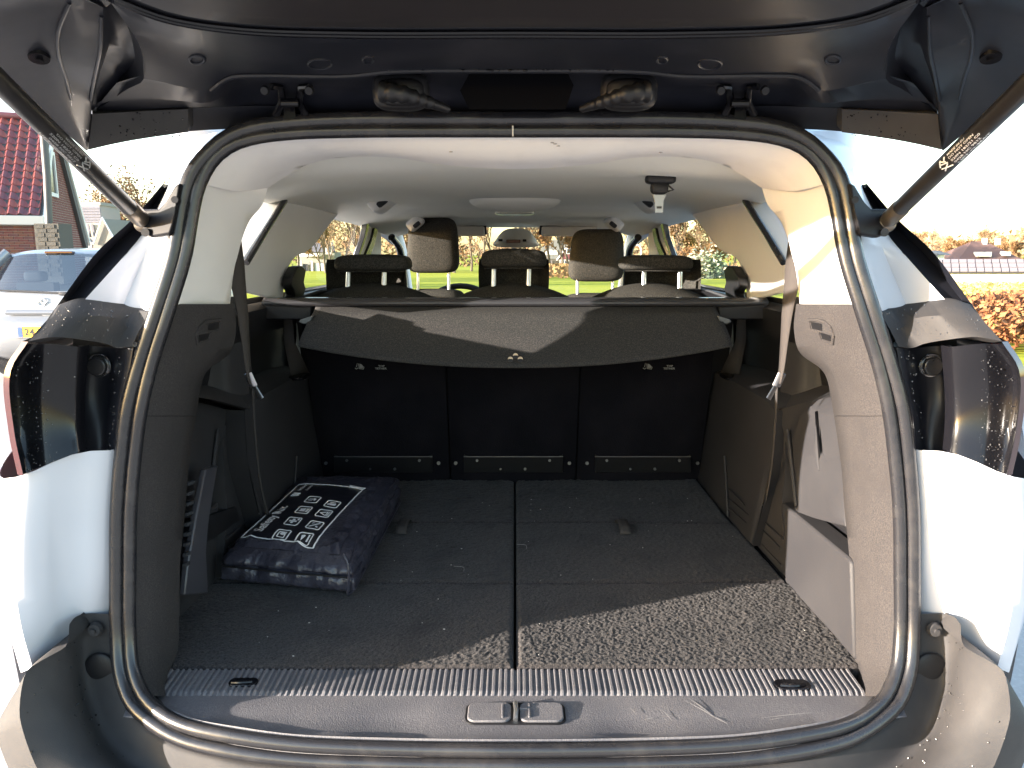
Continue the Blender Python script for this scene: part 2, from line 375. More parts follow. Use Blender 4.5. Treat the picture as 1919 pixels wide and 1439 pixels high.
# shelf behind the gap, with tall back wall up to the belt line
sh = MB()
s0 = [PX(1462, 768, .572), PX(1500, 757, .585), PX(1530, 750, .595), PX(1575, 742, .61)]
s1 = [PX(1462, 745, .60), PX(1505, 735, .625), PX(1530, 726, .65), PX(1572, 715, .68)]
s2 = [Vector((p.x + .02, p.y + .05, 1.30)) for p in s1]
sh.grid([cr(s0, 12), cr(s1, 12), [p * .5 + q * .5 for p, q in zip(cr(s1, 12), cr(s2, 12))], cr(s2, 12)])
pair('shelf_trim', sh, PLASTIC, car, sharp=40)
# back wall of the boot sides (dark) from wheel arch up to belt line
bw = MB(); bw.loft([[Vector((.655, y, .74)) for y in (1.10, 1.5, 2.3)], [Vector((.66, y, 1.1)) for y in (1.10, 1.5, 2.3)], [Vector((.645, y, 1.285)) for y in (1.12, 1.5, 2.3)]], 10, smooth=False)
pair('side_liner', bw, PLASTIC_D, car)
# upper storage panel (lit), the pocket and the lower storage lid
up = MB()
e0 = [PX(1462, 782, .572), PX(1475, 845, .566), PX(1484, 905, .563), PX(1491, 958, .562)]
e1 = [PX(1500, 776, .574), PX(1508, 850, .567), PX(1516, 915, .563), PX(1522, 970, .561)]
e2 = [PX(1527, 772, .576), PX(1532, 850, .566), PX(1540, 882, .562), PX(1558, 980, .560)]
e3 = [PX(1532, 770, .584), PX(1541, 845, .575), PX(1566, 890, .568), PX(1584, 986, .562)]
e4 = [PX(1570, 768, .588), PX(1577, 845, .580), PX(1584, 890, .572), PX(1590, 990, .566)]
lead = [Vector((p.x + .05, p.y + .03, p.z)) for p in e0]
up.grid([cr(lead, 18), cr(e0, 18), cr(e1, 18), cr(e2, 18), cr(e3, 18), cr(e4, 18)])
up.grid([[cr(x, 18)[0] for x in (e0, e1, e2, e3, e4)], cr(s0, 5)])
spn = pair('storage_panel', up, PLASTIC, car, sharp=35)
ridge = MB(); ridge.tube([PX(1476, 805, .563), PX(1486, 890, .560), PX(1492, 948, .559)], [.0035, .0045, .0035], 8)
ridge.tube([PX(1529, 798, .572), PX(1532, 850, .565), PX(1535, 882, .562)], [.001, .005, .0015], 8)
pair('panel_ridge', ridge, PLASTIC, spn)
pk = MB(); pk.prism([PX(1488, 950, .60), PX(1590, 985, .60), PX(1592, 1052, .60), PX(1480, 975, .60)], (.02, 0, 0)); pair('pocket_liner', pk, PLASTIC_D, car)
lp = [PX(1465, 940, .551), PX(1470, 947, .551), PX(1590, 1047, .549), PX(1594, 1055, .549), PX(1600, 1238, .551), PX(1560, 1190, .551), PX(1490, 1114, .551), PX(1471, 1092, .551)]
lid = wall('storage_lid', lp, PLASTIC, (.045, .0, 0), bevel=.005)
# lower dark wedge between wheel arch and storage lid
wd = MB()
t0 = [PX(1458, 790, .575), PX(1440, 905, .565), PX(1416, 1020, .556)]
t1 = [PX(1472, 800, .575), PX(1470, 900, .566), PX(1465, 945, .56), PX(1474, 1085, .556)]
wd.grid([cr([p + Vector((.07, .03, 0)) for p in t0], 14), cr(t0, 14), cr(t1, 14), cr([p + Vector((.05, .0, 0)) for p in t1], 14)])
wed = pair('lower_side_trim', wd, PLASTIC, car)
rb = MB()
for (u0, v0, u1, v1) in ((1428, 992, 1462, 1028), (1432, 978, 1466, 1010), (1427, 1020, 1464, 1060)): rb.tube([PX(u0, v0, .5555), PX(u1, v1, .5545)], [.0012, .0028], 6)
pair('moulded_rib', rb, PLASTIC, wed)
for o_, dx_ in ((arch[1], .022), (wed[1], .045), (lid[1], .06), (spn[1], .05)): o_.location.x -= dx_; WORLD[o_.name] = WORLD[o_.name] - Vector((dx_, 0, 0))
ft = MB(); ft.prism([PX(1411, 1024, .552), PX(1473, 1086, .552), PX(1473, 1092, .552), PX(1408, 1030, .552)], (.02, 0, 0)); pair('floor_edge', ft, PLASTIC_D, car)

# the left side has an open bin with a smooth upright bracket instead of a lid
q = MB(); q.prism([PX(u, v, -.566) for u, v in ((386, 880), (409, 872), (400, 925), (391, 985), (387, 1035), (391, 1112), (347, 1116), (353, 1060), (370, 960))], (-.012, 0, 0))
mk('bin_bracket', q, mat('bracket_grey', (.045, .045, .055), .38, spec=.5), car, bevel=.003)
q = MB()
for k in range(9):
    v = 905 + k * 19; q.prism([PX(u, v_, -.560) for u, v_ in ((353 - k * .6, v), (366 - k * 1.2, v - 5), (366 - k * 1.2, v + 1), (353 - k * .6, v + 6))], (-.006, 0, 0))
    mk('vent_slot', q, DARKIN, car); q = MB()
# ---- boot floor: carpet boards
FZ = .74
floor_base = MB(); floor_base.box((0, 3.08, FZ - .055), (1.36, 3.85, .05)); mk('floor_pan', floor_base, PLASTIC_D, car)
def carpet(y0, y1, xa0, xa1, xb0, xb1, sgn, lift=0, pitch=.0042, pile=.0016):
    """a carpet board with real pile: a fine grid of uneven tufts, rolled edges and thickness"""
    ny = int((y1 - y0) / pitch); nx_ = int((xb0 - xa0) / pitch)
    T = np.linspace(0, 1, ny)[:, None]; Uu = np.linspace(0, 1, nx_)[None, :]
    xb0 += .085 * (sgn < 0); xb1 += .07 * (sgn < 0)
    y = y0 + (y1 - y0) * T + 0 * Uu; xa = xa0 + (xa1 - xa0) * T; xb = xb0 + (xb1 - xb0) * T; x = xa + (xb - xa) * Uu
    edge = np.minimum(np.minimum(x - xa, xb - x), np.minimum(y - y0, y1 - y))
    roll = -.007 * np.clip(1 - edge / .009, 0, 1) ** 2
    h = rng.normal(0, 1, (ny, nx_)); h = (h + .6 * np.roll(h, 1, 0) + .5 * np.roll(h, 1, 1)) / 1.25
    jx, jy = rng.normal(0, pitch * .22, (2, ny, nx_)); inner = (edge > pitch)
    z = FZ + lift + roll + np.clip(h, -2, 2) * pile * .5 + .0012 * np.sin(9 * x + 7 * y)
    V = np.stack([sgn * (x + jx * inner), y + jy * inner, z], 2).reshape(-1, 3)
    I = np.arange(ny * nx_).reshape(ny, nx_); F = np.stack([I[:-1, :-1], I[:-1, 1:], I[1:, 1:], I[1:, :-1]], 2).reshape(-1, 4)
    if sgn < 0: F = F[:, ::-1]
    ring_ = np.concatenate([I[0, :], I[1:, -1], I[-1, -2::-1], I[-2:0:-1, 0]]); n0 = len(V); low = V[ring_].copy(); low[:, 2] = FZ + lift - .022
    V = np.concatenate([V, low]); k = np.arange(len(ring_)); k2 = (k + 1) % len(ring_)
    Fs = np.stack([ring_[k2], ring_[k], n0 + k, n0 + k2], 1)
    if sgn < 0: Fs = Fs[:, ::-1]
    F = np.concatenate([F, Fs])
    c = Vector((sgn * (xa0 + xb0) / 2, (y0 + y1) / 2, FZ)); V = V - np.array(c)
    me = bpy.data.meshes.new('carpet_board'); me.vertices.add(len(V)); me.vertices.foreach_set('co', V.ravel())
    me.loops.add(F.size); me.loops.foreach_set('vertex_index', F.ravel().astype(np.int32)); me.polygons.add(len(F))
    me.polygons.foreach_set('loop_start', np.arange(0, F.size, 4, dtype=np.int32)); me.polygons.foreach_set('loop_total', np.full(len(F), 4, np.int32))
    me.update(calc_edges=True); me.validate(); me.polygons.foreach_set('use_smooth', [True] * len(me.polygons)); me.materials.append(CARPET)
    o = bpy.data.objects.new('carpet_board', me); COL.objects.link(o); o.parent = car; o.location = c - WORLD[car.name]; WORLD[o.name] = c
    return o
for sgn in (1, -1):
    carpet(1.143, 1.464, .0025, .0025, .566, .560, sgn, 0, .0020, .0011)
    carpet(1.466, 1.812, .0025, .0025, .552, .541, sgn, 0, .0030, .0014)
    carpet(1.814, 2.19, .0025, .0025, .539, .536, sgn, -.002, .0042, .002)
for (u, v) in ((756, 985), (1168, 985)):
    p = PZ(u, v, FZ + .012); mb = MB()
    mb.loft([[p + Vector((x, y, z)) for x in (-.0125, .0125)] for (y, z) in ((.055, -.012), (.035, .002), (.0, .006), (-.03, .004), (-.042, -.006))], 4, 14)
    mk('pull_strap', mb, BELT, car, solid=.002)
crumbs = MB()
for k in range(70):
    x, y = random.uniform(-.5, .53), random.uniform(1.16, 2.0)
    if x < -.28 and y > 1.36: continue
    s_ = random.uniform(.0006, .0017); crumbs.sell((x, y, FZ + .003), (s_ * random.uniform(1, 3), s_ * 1.5, s_), 1, 1, 6, 4)
for k in range(3):
    x, y = random.uniform(-.4, .5), random.uniform(1.2, 1.8); a = random.uniform(0, 3)
    crumbs.tube(cr([Vector((x, y, FZ + .003)), Vector((x + .02 * math.cos(a), y + .02 * math.sin(a), FZ + .004)), Vector((x + .035 * math.cos(a + .6), y + .035 * math.sin(a + .6), FZ + .003))], 8), .00022, 5)
o = mk('carpet_fluff', crumbs, DIRT, car); o['kind'] = 'stuff'

# ---- sill: ribbed tread, apron, lock cover
def zs(t): return FZ - .004 - .006 * t
sl = MB()
nx = 640
xs = np.linspace(-.555, .535, nx)
ridge_h = lambda x: (.0028 if ((x + 10) / .0096) % 1 < .5 else 0)
def rowR(y, z, amp): return [Vector((x, y, z + amp * ridge_h(x))) for x in xs]
rows = [rowR(1.141, FZ - .008, 0), rowR(1.139, FZ - .0035, 1), rowR(1.082, FZ - .0065, 1), rowR(1.074, FZ - .0085, 0)]
sl.grid(rows)
tread = mk('sill_tread', sl, SILLM, car, sharp=25)
ap = MB()
a0 = [Vector((x, 1.0745, FZ - .0082)) for x in np.linspace(0, .56, 12)]
a1 = [Vector((x, 1.02 + .02 * (x / .57) ** 4, FZ - .006 - .0022 * math.exp(-((x - .17) / .05) ** 2))) for x in np.linspace(0, .575, 12)]
a2 = [Vector((x, .985 + .035 * (x / .57) ** 4, FZ - .0075 - .006 * math.exp(-((x - .17) / .06) ** 2))) for x in np.linspace(0, .57, 12)]
a3 = [PY(965, 1386, .955), PY(1200, 1383, .960), PY(1380, 1376, .968), PY(1480, 1363, .980), PY(1568, 1347, 1.0), PY(1610, 1330, 1.02)]
a4 = [p + Vector((0, -.012, -.02)) for p in a3]
ap.grid([cr(full(r), 81) for r in (a0, a1, a2, a3, a4)])
sill = mk('sill_panel', ap, SILLM, car, sharp=50)
lk = MB()
def rrect(cx, cy, w_, h_, r, k=5):
    P = []
    for (sx, sy, a0_) in ((1, 1, 0), (-1, 1, 90), (-1, -1, 180), (1, -1, 270)):
        for a in np.linspace(a0_, a0_ + 90, k): P.append((cx + sx * (w_ / 2 - r) + r * math.cos(R(a)), cy + sy * (h_ / 2 - r) + r * math.sin(R(a))))
    return P
pc = PZ(966, 1338, FZ - .006); W_, H_ = .140, .046
mb = MB(); mb.prism([Vector((x, y, FZ - .0075)) for x, y in rrect(pc.x, pc.y, W_ + .006, H_ + .006, .014)], (0, 0, .0028)); mk('lock_recess', mb, PLASTIC_D, sill)
mb = MB()
for s_ in (-1, 1):
    cx = pc.x + s_ * (W_ / 4 + .003)
    mb.prism([Vector((x, y, FZ - .006)) for x, y in rrect(cx, pc.y, W_ / 2 - .007, H_, .011)], (0, 0, .0042))
cov = mk('lock_cover', mb, SILLM, sill, bevel=.0012)
mb = MB(); mb.box((pc.x - .019, pc.y, FZ - .0010), (.003, .034, .003)); mb.box((pc.x + .02, pc.y - .006, FZ - .0010), (.003, .02, .003)); mb.box((pc.x + .020, pc.y + .013, FZ - .0010), (.003, .007, .003)); mb.box((pc.x + .012, pc.y + .005, FZ - .0010), (.012, .003, .003))
mk('lock_notch', mb, SILLM, sill, bevel=.0005)
mb = MB(); mb.tube([Vector((pc.x, pc.y - .02, FZ - .003)), Vector((pc.x + .001, pc.y, FZ)), Vector((pc.x, pc.y + .022, FZ - .002))], .0035, 8); mk('lock_striker', mb, CHROME, sill)
for (u, v, s_) in ((1485, 1284, 1), (456, 1279, .8)):
    p = PZ(u, v, FZ - .004); mb = MB(); mb.prism([Vector((x, y, FZ - .0062)) for x, y in rrect(p.x, p.y, .056 * s_, .028 * s_, .012 * s_)], (0, 0, .0042)); mk('tie_down_recess', mb, BLACKG, tread, bevel=.001)
    mb = MB(); mb.tube(cr([p + Vector((-.02 * s_, -.004, .002)), p + Vector((0, -.009 * s_, .004)), p + Vector((.018 * s_, -.002, .002))], 10), .0035 * s_, 8); mk('tie_down_loop', mb, BLACKG, tread)
sc_ = MB()
for (u0, v0, u1, v1) in ((1282, 1312, 1352, 1352), (1290, 1308, 1340, 1345), (1425, 1346, 1520, 1336), (1330, 1340, 1365, 1358), (1180, 1326, 1192, 1340), (1240, 1330, 1260, 1352), (1205, 1350, 1225, 1345), (1440, 1350, 1470, 1345)):
    a, b = PZ(u0, v0, FZ - .0052), PZ(u1, v1, FZ - .0052); sc_.tube([a, (a + b) / 2 + Vector((.001, .001, 0)), b], [.0002, .0008, .0002], 5, flat=(.4, 1))
sc2 = mk('scratch', sc_, mat('scratch_grey', (.22, .21, .21), .8), sill); sc2['kind'] = 'stuff'

# ---- rear bench: three back panels, headrests, tops
SEATS = [(-.385, .36, .0), (0.0, .37, .0), (.385, .36, .0)]
def seat_y(z): return 2.175 - (z - .74) * .26
zc_ = [(.745, 0), (.95, .0), (1.15, 0), (1.255, .01)]
bx_ = [(-.575, -.1925), (-.1885, .1785), (.1825, .545)]
for k, (xa, xb) in enumerate(bx_):
    mb = MB(); rows = []
    xm = (xa + xb) / 2
    for z in np.linspace(.728, 1.24, 12):
        row = []
        for t in np.linspace(-1, 1, 17):
            x = xm + t * (xb - xa) / 2
            row.append(Vector((x, seat_y(z) + .018 * abs(t) ** 6 - .004 * (1 - t * t), z)))
        rows.append(row)
    # rounded shoulder running forward
    for (dy, dz, dn) in ((.012, .018, .012), (.045, .032, .02), (.10, .035, .03), (.16, .015, .05), (.19, -.05, .06)):
        rows.append([Vector((xm + t * (xb - xa) / 2, seat_y(1.24) + dy + .018 * abs(t) ** 6, 1.24 + dz - dn * abs(t) ** 2.2)) for t in np.linspace(-1, 1, 17)])
    mb.grid(rows)
    sb_ = mk('seat_backrest', mb, SEATB, car, sharp=60)
    # top cushion edge in seat cloth
    mb = MB(); rows = []
    for (y, z, dn) in ((2.02, 1.250, .008), (2.035, 1.284, .026), (2.08, 1.311, .046), (2.15, 1.308, .055), (2.20, 1.25, .06)):
        rows.append([Vector((xm + t * (xb - xa) / 2 * .97, y, z - dn * abs(t) ** 2)) for t in np.linspace(-1, 1, 21)])
    mb.loft(rows, 21, 18); mk('cushion_top', mb, SEATF, sb_, sharp=60)
    # seat-anchor plates along the bottom
    cx = {0: 718, 1: 962, 2: 1205}[k]; hw = {0: 92, 1: 93, 2: 90}[k]
    mb = MB(); P = [PP(u, v, (0, seat_y(.8) - .006, .8), (0, 1, .26)) for u, v in ((cx - hw, 853), (cx - hw + 12, 857), (cx + hw - 12, 857), (cx + hw, 853), (cx + hw, 862), (cx + hw, 886), (cx - hw, 886), (cx - hw, 862))]
    mb.prism(P, (0, .006, 0)); pl = mk('anchor_plate', mb, PLASTIC_D, sb_, bevel=.0015)
    mb = MB()
    for (du, v, r) in ((-68, 863, .004), (68, 863, .004), (-24, 879, .003), (22, 879, .004), (-hw - 15, 868, .005), (hw + 12, 868, .005)):
        mb.cyl(PP(cx + du, v, (0, seat_y(.8) - .006, .8), (0, 1, .26)), (0, -1, 0), r, .004, 10)
    mb.tube([PP(cx - hw, 856, (0, seat_y(.8) - .009, .8), (0, 1, .26)), PP(cx + hw, 856, (0, seat_y(.8) - .009, .8), (0, 1, .26))], .0014, 6)
    mk('anchor_bolt', mb, BOLT, sb_)
    if k != 1:   # tether symbols
        u0 = 663 if k == 0 else 1203
        def st(u, v): return PP(u, v, (0, seat_y(1.0) - .0075, 1.0), (0, 1, .26))
        mb = MB()
        mb.tube([st(u0 + 2, 690), st(u0 + 5, 692), st(u0 + 8, 690)], .0011, 5); mb.tube([st(u0 + 5, 688), st(u0 + 6.5, 681)], [.0012, .0005], 5)
        mb.tube([st(u0 + 9, 682), st(u0 + 10, 691), st(u0 + 18, 692), st(u0 + 19, 688)], .0011, 5)
        mb.prism([st(u0 + 11, 682), st(u0 + 14, 683), st(u0 + 18, 687), st(u0 + 17, 690), st(u0 + 11, 690)], (0, -.001, 0))
        for txt, uu, vv, ww in (('TOP', u0 + 46, 688, 12), ('TETHER', u0 + 40, 692.6, 22)):
            tv, tf, tl = text_mesh(txt, 1.0, .03); a, b = st(uu, vv), st(uu + ww, vv); e = (b - a).normalized(); upv = Vector((0, -.25, .968)); s_ = (b - a).length / tl
            mb.add([a + e * (p.x * s_) + upv * (p.y * s_ * .85) for p in tv], tf)
        mk('tether_print', mb, GREYP, sb_)
    # headrest with its posts
    uc = {0: 695, 1: 963, 2: 1233}[k]; hwp = {0: 70, 1: 62, 2: 67}[k]
    vt = {0: 478, 1: 468, 2: 479}[k]; vb = {0: 508, 1: 502, 2: 507}[k]
    Yh = 2.10
    pt, pb = PY(uc, vt, Yh), PY(uc, vb, Yh); Wd = 2 * hwp * Yh / FPX * 1.0
    mb = MB()
    mb.sell(((pt + pb) / 2) + Vector((0, .045, 0)), (Wd, .13, (pt - pb).length * 1.06), .45, .35, 36, 18, fn=lambda p: Vector((p.x * (1 - .06 * max(0, p.z) / .02), p.y, p.z - .10 * p.x * p.x)))
    # front shell that wraps down to the seat
    rows = []
    for (v, y, sc1) in ((486, 2.18, .98), (500, 2.20, 1.0), (525, 2.21, 1.0), (548, 2.20, .98), (562, 2.18, .96)):
        c0 = PY(uc, v, y); hw3 = hwp * 1.02 * y / FPX * sc1
        rows.append([Vector((c0.x + t * hw3, y - .075 * abs(t) ** 5, c0.z)) for t in np.linspace(-1, 1, 19)])
    mb.loft(rows, 19, 16)
    hr = mk('headrest', mb, SEATF, sb_, sharp=60)
    du = {0: (-42, 25), 1: (-37, 28), 2: (-26, 41)}[k]
    for d_ in du:
        mb = MB(); q1, q0 = PY(uc + d_, vb + 3, 2.095), PY(uc + d_ - 1, vb + 42, 2.085)
        mb.tube([q0, q1], .0065, 12); mk('headrest_post', mb, CHROME, sb_)
    mb = MB(); mb.tube([PY(uc - hwp * .9, vb + 1, Yh - .019), PY(uc + hwp * .9, vb + 1, Yh - .019)], .0018, 6); mk('seam', mb, SEATF, hr)
q = MB(); q.prism([Vector((-.60, seat_y(.70) + .06, .70)), Vector((-.60, seat_y(1.22) + .06, 1.22)), Vector((-.60, seat_y(1.22) + .09, 1.22)), Vector((-.60, seat_y(.70) + .09, .70))], (1.20, 0, 0)); mk('gap_backing', q, PLASTIC_D, car)  # dark panel added behind the backrests to block light through their gaps
# ledge pieces beside the bench (belt-line shoulders)
lg = MB(); lg.prism([PY(1290, 544, 2.12), PY(1310, 542, 2.12), PY(1378, 562, 2.02), PY(1376, 572, 2.02), PY(1300, 556, 2.1)], (0, .10, 0)); pair('seat_shoulder', lg, PLASTIC_D, car, bevel=.004)
lg = MB(); lg.prism([PY(1324, 546, 2.08), PY(1330, 543, 2.08), PY(1374, 558, 2.02), PY(1376, 565, 2.02)], (0, .14, 0)); pair('release_lever', lg, DARKIN, car, bevel=.003)

# front seats
for s_, (uc, vt, vb, hwp, sk) in ((-1, (812, 408, 512, 47, .0)), (1, (1118, 430, 528, 50, .0))):
    Y = 3.05
    pt, pb = PY(uc, vt, Y), PY(uc, vb, Y); Hh = (pt - pb).length
    mb = MB(); mb.sell((pt + pb) / 2, (2 * hwp * Y / FPX, .11, Hh), .38, .45, 36, 22, fn=lambda p: Vector((p.x * (1 - .14 * (p.z / Hh + .1)) + .02 * p.z, p.y - .1 * p.z, p.z)))
    hr_c = mb
    fb = MB(); rows = []
    for (v, y, hw4) in ((541, 3.06, 92), (548, 3.02, 105), (575, 3.02, 118), (640, 3.0, 120)):
        c0 = PY(uc + (2 if s_ < 0 else -4), v + (8 if s_ > 0 else 0), y); hw5 = hw4 / 2 * y / FPX * 1.0
        rows.append([Vector((c0.x + t * hw5 * 2 * .52, y + .03 * abs(t) ** 4, c0.z - .01 * abs(t) ** 4)) for t in np.linspace(-1, 1, 15)])
    fb.loft(rows, 15, 14); fb.grid([[p for p in rows[0]], [p + Vector((0, .1, -.02)) for p in rows[0]]])
    fs_ = mk('front_seat', fb, SEATF, car, sharp=60)
    mk('headrest', hr_c, SEATF, fs_, sharp=60)
    for d_ in (-29, 29) if s_ < 0 else (-36, 30):
        mb = MB(); mb.tube([PY(uc + d_, vb + 40, Y), PY(uc + d_, vb - 8, Y)], .006, 10); mk('headrest_post', mb, CHROME, fs_)
mb = MB(); p = PY(862, 572, 3.55); mb.tube([p + Vector((.19 * math.cos(a), -.05 + .1 * math.sin(a), .17 * math.sin(a) - .085)) for a in np.linspace(0, 2 * math.pi, 40, endpoint=False)], .014, 8, closed=True); mk('steering_wheel', mb, PLASTIC_D, car)
mb = MB(); mb.loft([[Vector((x, y, z)) for x in np.linspace(-.68, .68, 9)] for (y, z) in ((3.62, .85), (3.65, 1.02), (3.8, 1.08), (4.25, 1.06))], 9, 12); mk('dashboard', mb, mat('dash_grey', (.07, .07, .07), .8), car)  # grey lightened to bounce more light inside the cabin

# ---- headliner
rows = []
for (y, zc2, xe, ze) in ((1.275, 1.531, .41, 1.512), (1.40, 1.541, .45, 1.517), (1.7, 1.548, .535, 1.521), (2.1, 1.550, .563, 1.518), (2.5, 1.549, .566, 1.513), (2.62, 1.545, .566, 1.511), (2.68, 1.535, .565, 1.510), (2.95, 1.53, .56, 1.505), (3.2, 1.524, .545, 1.492), (3.42, 1.512, .52, 1.475), (3.52, 1.505, .51, 1.47)):
    rows.append(full([Vector((0, y, zc2)), Vector((xe * .45, y, zc2 - .001)), Vector((xe * .70, y, zc2 - .006)), Vector((xe * .87, y, (zc2 + ze) / 2)), Vector((xe, y, ze)), Vector((xe + .035, y, ze - .008))]))
rows[0] = [p + Vector((0, .010, .004)) for p in h1]
rows.insert(1, [a_ * .55 + b_ * .45 for a_, b_ in zip(cr(rows[0], 61), cr(rows[1], 61))])
mb = MB(); mb.loft(rows, 61, 76); headl = mk('headliner', mb, HEADL, car, sharp=60)
# swollen console around the ceiling lamp + lamp
mb = MB(); pc = PY(963, 372, 2.42); mb.sell(Vector((0, 2.40, 1.553)), (.28, .30, .075), 1, .8, 32, 12); mk('lamp_console', mb, HEADL, headl)
mb = MB(); mb.sell(Vector((0, 2.44, 1.520)), (.125, .10, .020), .5, .5, 24, 10); lam = mk('ceiling_lamp', mb, LAMPM, headl)
# step in the liner
mb = MB(); mb.tube(cr(full([PY(965, 388, 2.66), PY(1080, 390, 2.66), PY(1140, 394, 2.67)]), 40), .008, 8, flat=(.5, 1)); mk('liner_step', mb, HEADL, headl)
# grab handles
for (u, v, Y, k_) in ((1213, 378, 2.4, 1.0), (1150, 419, 3.0, .85)):
    p = PY(u, v, Y); Mh = Matrix.Rotation(R(38), 3, 'Y')
    mb = MB(); mb.sell(p, (.078 * k_, .15, .05 * k_), .45, .4, 24, 12, M=Mh); hnd = pair('grab_handle', mb, PILLAR, headl)
    mb = MB(); mb.sell(p + Mh @ Vector((-.004, -.057, -.012)), (.036 * k_, .06, .018 * k_), .5, .4, 16, 8, M=Mh); pair('handle_hollow_shade', mb, DARKIN, hnd)  # solid dark insert; the shade of the hollow is put into its colour
# third belt reel on the ceiling
p = PY(1236, 331, 1.50)
mb = MB(); mb.sell(p + Vector((-.01, .0, .006)), (.16, .10, .012), .7, .5, 28, 10); mk('reel_plate', mb, HEADL, headl)
mb = MB(); mb.sell(p + Vector((0, -.01, -.006)), (.058, .03, .02), .6, .5, 20, 10); mb.sell(p + Vector((-.002, -.012, -.022)), (.034, .022, .026), .7, .6, 18, 10); mb.tube([p + Vector((.012, -.016, -.016)), p + Vector((.024, -.016, -.026)), p + Vector((.012, -.016, -.029))], .002, 6)
reel = mk('belt_reel', mb, PLASTIC_D, headl)
mb = MB(); q = p + Vector((-.002, -.014, -.034)); mb.prism([q + Vector(a) for a in ((-.012, 0, .0), (.014, 0, 0), (.009, 0, -.012), (.008, 0, -.034), (-.007, 0, -.034), (-.008, 0, -.012))], (0, .0022, 0)); mk('belt_tongue', mb, BOLT, reel, bevel=.0006)
mb = MB(); mb.box(q + Vector((0.0005, -.001, -.024)), (.009, .001, .004)); mk('tongue_slot', mb, DARKIN, reel)
mb = MB(); p = PY(754, 343, 1.9); mb.prism([p + Vector(a) for a in ((-.009, 0, 0), (0, 0, .006), (.008, 0, -.001), (.006, 0, -.007), (-.002, 0, -.006))], (0, .004, 0)); mk('hook_slot', mb, DARKIN, headl)
# sun visors, overhead console, mirror
for s_, u0, u1 in ((-1, 815, 908), (1, 1015, 1100)):
    mb = MB(); P = [PY(u0 - (0 if s_ > 0 else 20), 424, 3.44), PY(u1 + (20 if s_ > 0 else 0), 424, 3.44), PY(u1 + (20 if s_ > 0 else 0), 443, 3.42), PY(u0 - (0 if s_ > 0 else 20), 443, 3.42)]
    mb.prism(P, (0, .02, 0)); mk('sun_visor', mb, PILLAR, headl, bevel=.008, seg=3)
    mb = MB(); mb.tube([PY(u1 + 2 if s_ < 0 else u0 - 2, 440, 3.45), PY(u1 + 2 if s_ < 0 else u0 - 2, 424, 3.45), PY((u0 + u1) / 2, 420, 3.45), PY(u0 + 5 if s_ < 0 else u1 - 5, 423, 3.45)], .008, 6); mk('visor_shade_line', mb, DARKIN, headl)  # dark tubes draw the shaded edge of the hollow around each visor
mb = MB(); mb.loft([[PY(u, v, y) for u, v, y in r_] for r_ in ([(925, 455, 3.46), (945, 432, 3.40), (967, 428, 3.38), (990, 432, 3.40), (1008, 455, 3.46)], [(924, 460, 3.44), (945, 452, 3.34), (967, 450, 3.32), (990, 452, 3.34), (1010, 460, 3.44)], [(932, 463, 3.46), (945, 464, 3.38), (967, 465, 3.36), (988, 464, 3.38), (1003, 463, 3.46)])], 21, 12)
con = mk('overhead_console', mb, PILLAR, headl)
mb = MB(); mb.box(PY(962, 452.5, 3.315), (.06, .008, .014)); mk('warning_display', mb, REDSW, con, bevel=.002)
mb = MB(); mb.box(PY(983, 451, 3.325), (.016, .008, .010)); mb.box(PY(938, 450.5, 3.34), (.018, .008, .010)); mk('console_switch', mb, DARKIN, con, bevel=.002)
mb = MB(); mb.sell(PY(964, 472, 3.40), (.13, .03, .03), .5, .6, 20, 10); mk('mirror', mb, PLASTIC_D, headl)

# ---- side walls: C-pillar panel, window gasket, door windows, B and A pillars
SP, SN = (.62, 0, 1.27), (1, 0, .24)
def S(u, v): return PP(u, v, SP, SN)
cp = [S(1293, 399), S(1330, 391), S(1400, 378), S(1425, 417), S(1450, 455), S(1472, 489), S(1473, 548), S(1440, 556), S(1400, 566), S(1396, 530), S(1389, 502), S(1381, 488), S(1370, 479), S(1356, 474), S(1345, 466), S(1330, 447), S(1310, 420)]
mb = MB(); mb.prism(cp, (.05, .0, .012)); cpan = pair('pillar_panel', mb, PILLAR, car, bevel=.006, seg=3)
mb = MB(); mb.tube([S(1401, 376) + Vector((-.006, 0, 0)), S(1437, 432) + Vector((-.006, 0, 0)), S(1474, 493) + Vector((-.006, 0, 0))], .0075, 8); pair('window_gasket', mb, RUBBER, car)
# belt guide for the bench outer seats
mb = MB(); P = [S(1376, 505), S(1384, 498), S(1393, 500), S(1404, 520), S(1406, 536), S(1400, 545), S(1398, 552), S(1408, 600), S(1398, 610), S(1384, 600), S(1381, 556), S(1376, 540), S(1380, 528)]
mb.prism([p + Vector((-.035, -.02, 0)) for p in P], (.03, .015, 0)); pair('belt_guide', mb, PLASTIC_D, car, bevel=.004)
mb = MB(); mb.grid([[PX(1385, 560, .58), PX(1398, 560, .60)], [PX(1378, 640, .57), PX(1398, 640, .60)], [PX(1350, 700, .565), PX(1385, 705, .59)]]); pair('bench_belt', mb, BELT, car, solid=.002)
mb = MB(); mb.sell(PX(1370, 706, .575), (.05, .09, .012), .6, .5, 18, 8); pair('belt_slot', mb, BLACKG, car)
# belt-line ledge along the side
mb = MB(); mb.loft([[Vector((x, y, z)) for (y) in (1.42, 1.75, 2.1, 2.6, 3.0, 3.6)] for (x, z) in ((.615, 1.20), (.612, 1.262), (.63, 1.275), (.70, 1.27))], 16, smooth=False); pair('belt_line_trim', mb, PLASTIC_D, car)
mb = MB(); mb.loft([[Vector((x, y, z)) for (y) in (2.2, 2.6, 3.0, 3.4, 3.9)] for (x, z) in ((.64, .55), (.64, .9), (.625, 1.21))], 10, smooth=False); pair('door_card', mb, mat('door_cloth', (.20, .19, .18), .9, spec=.2), car)  # unseen door card, its cloth lightened to bounce light onto the headliner
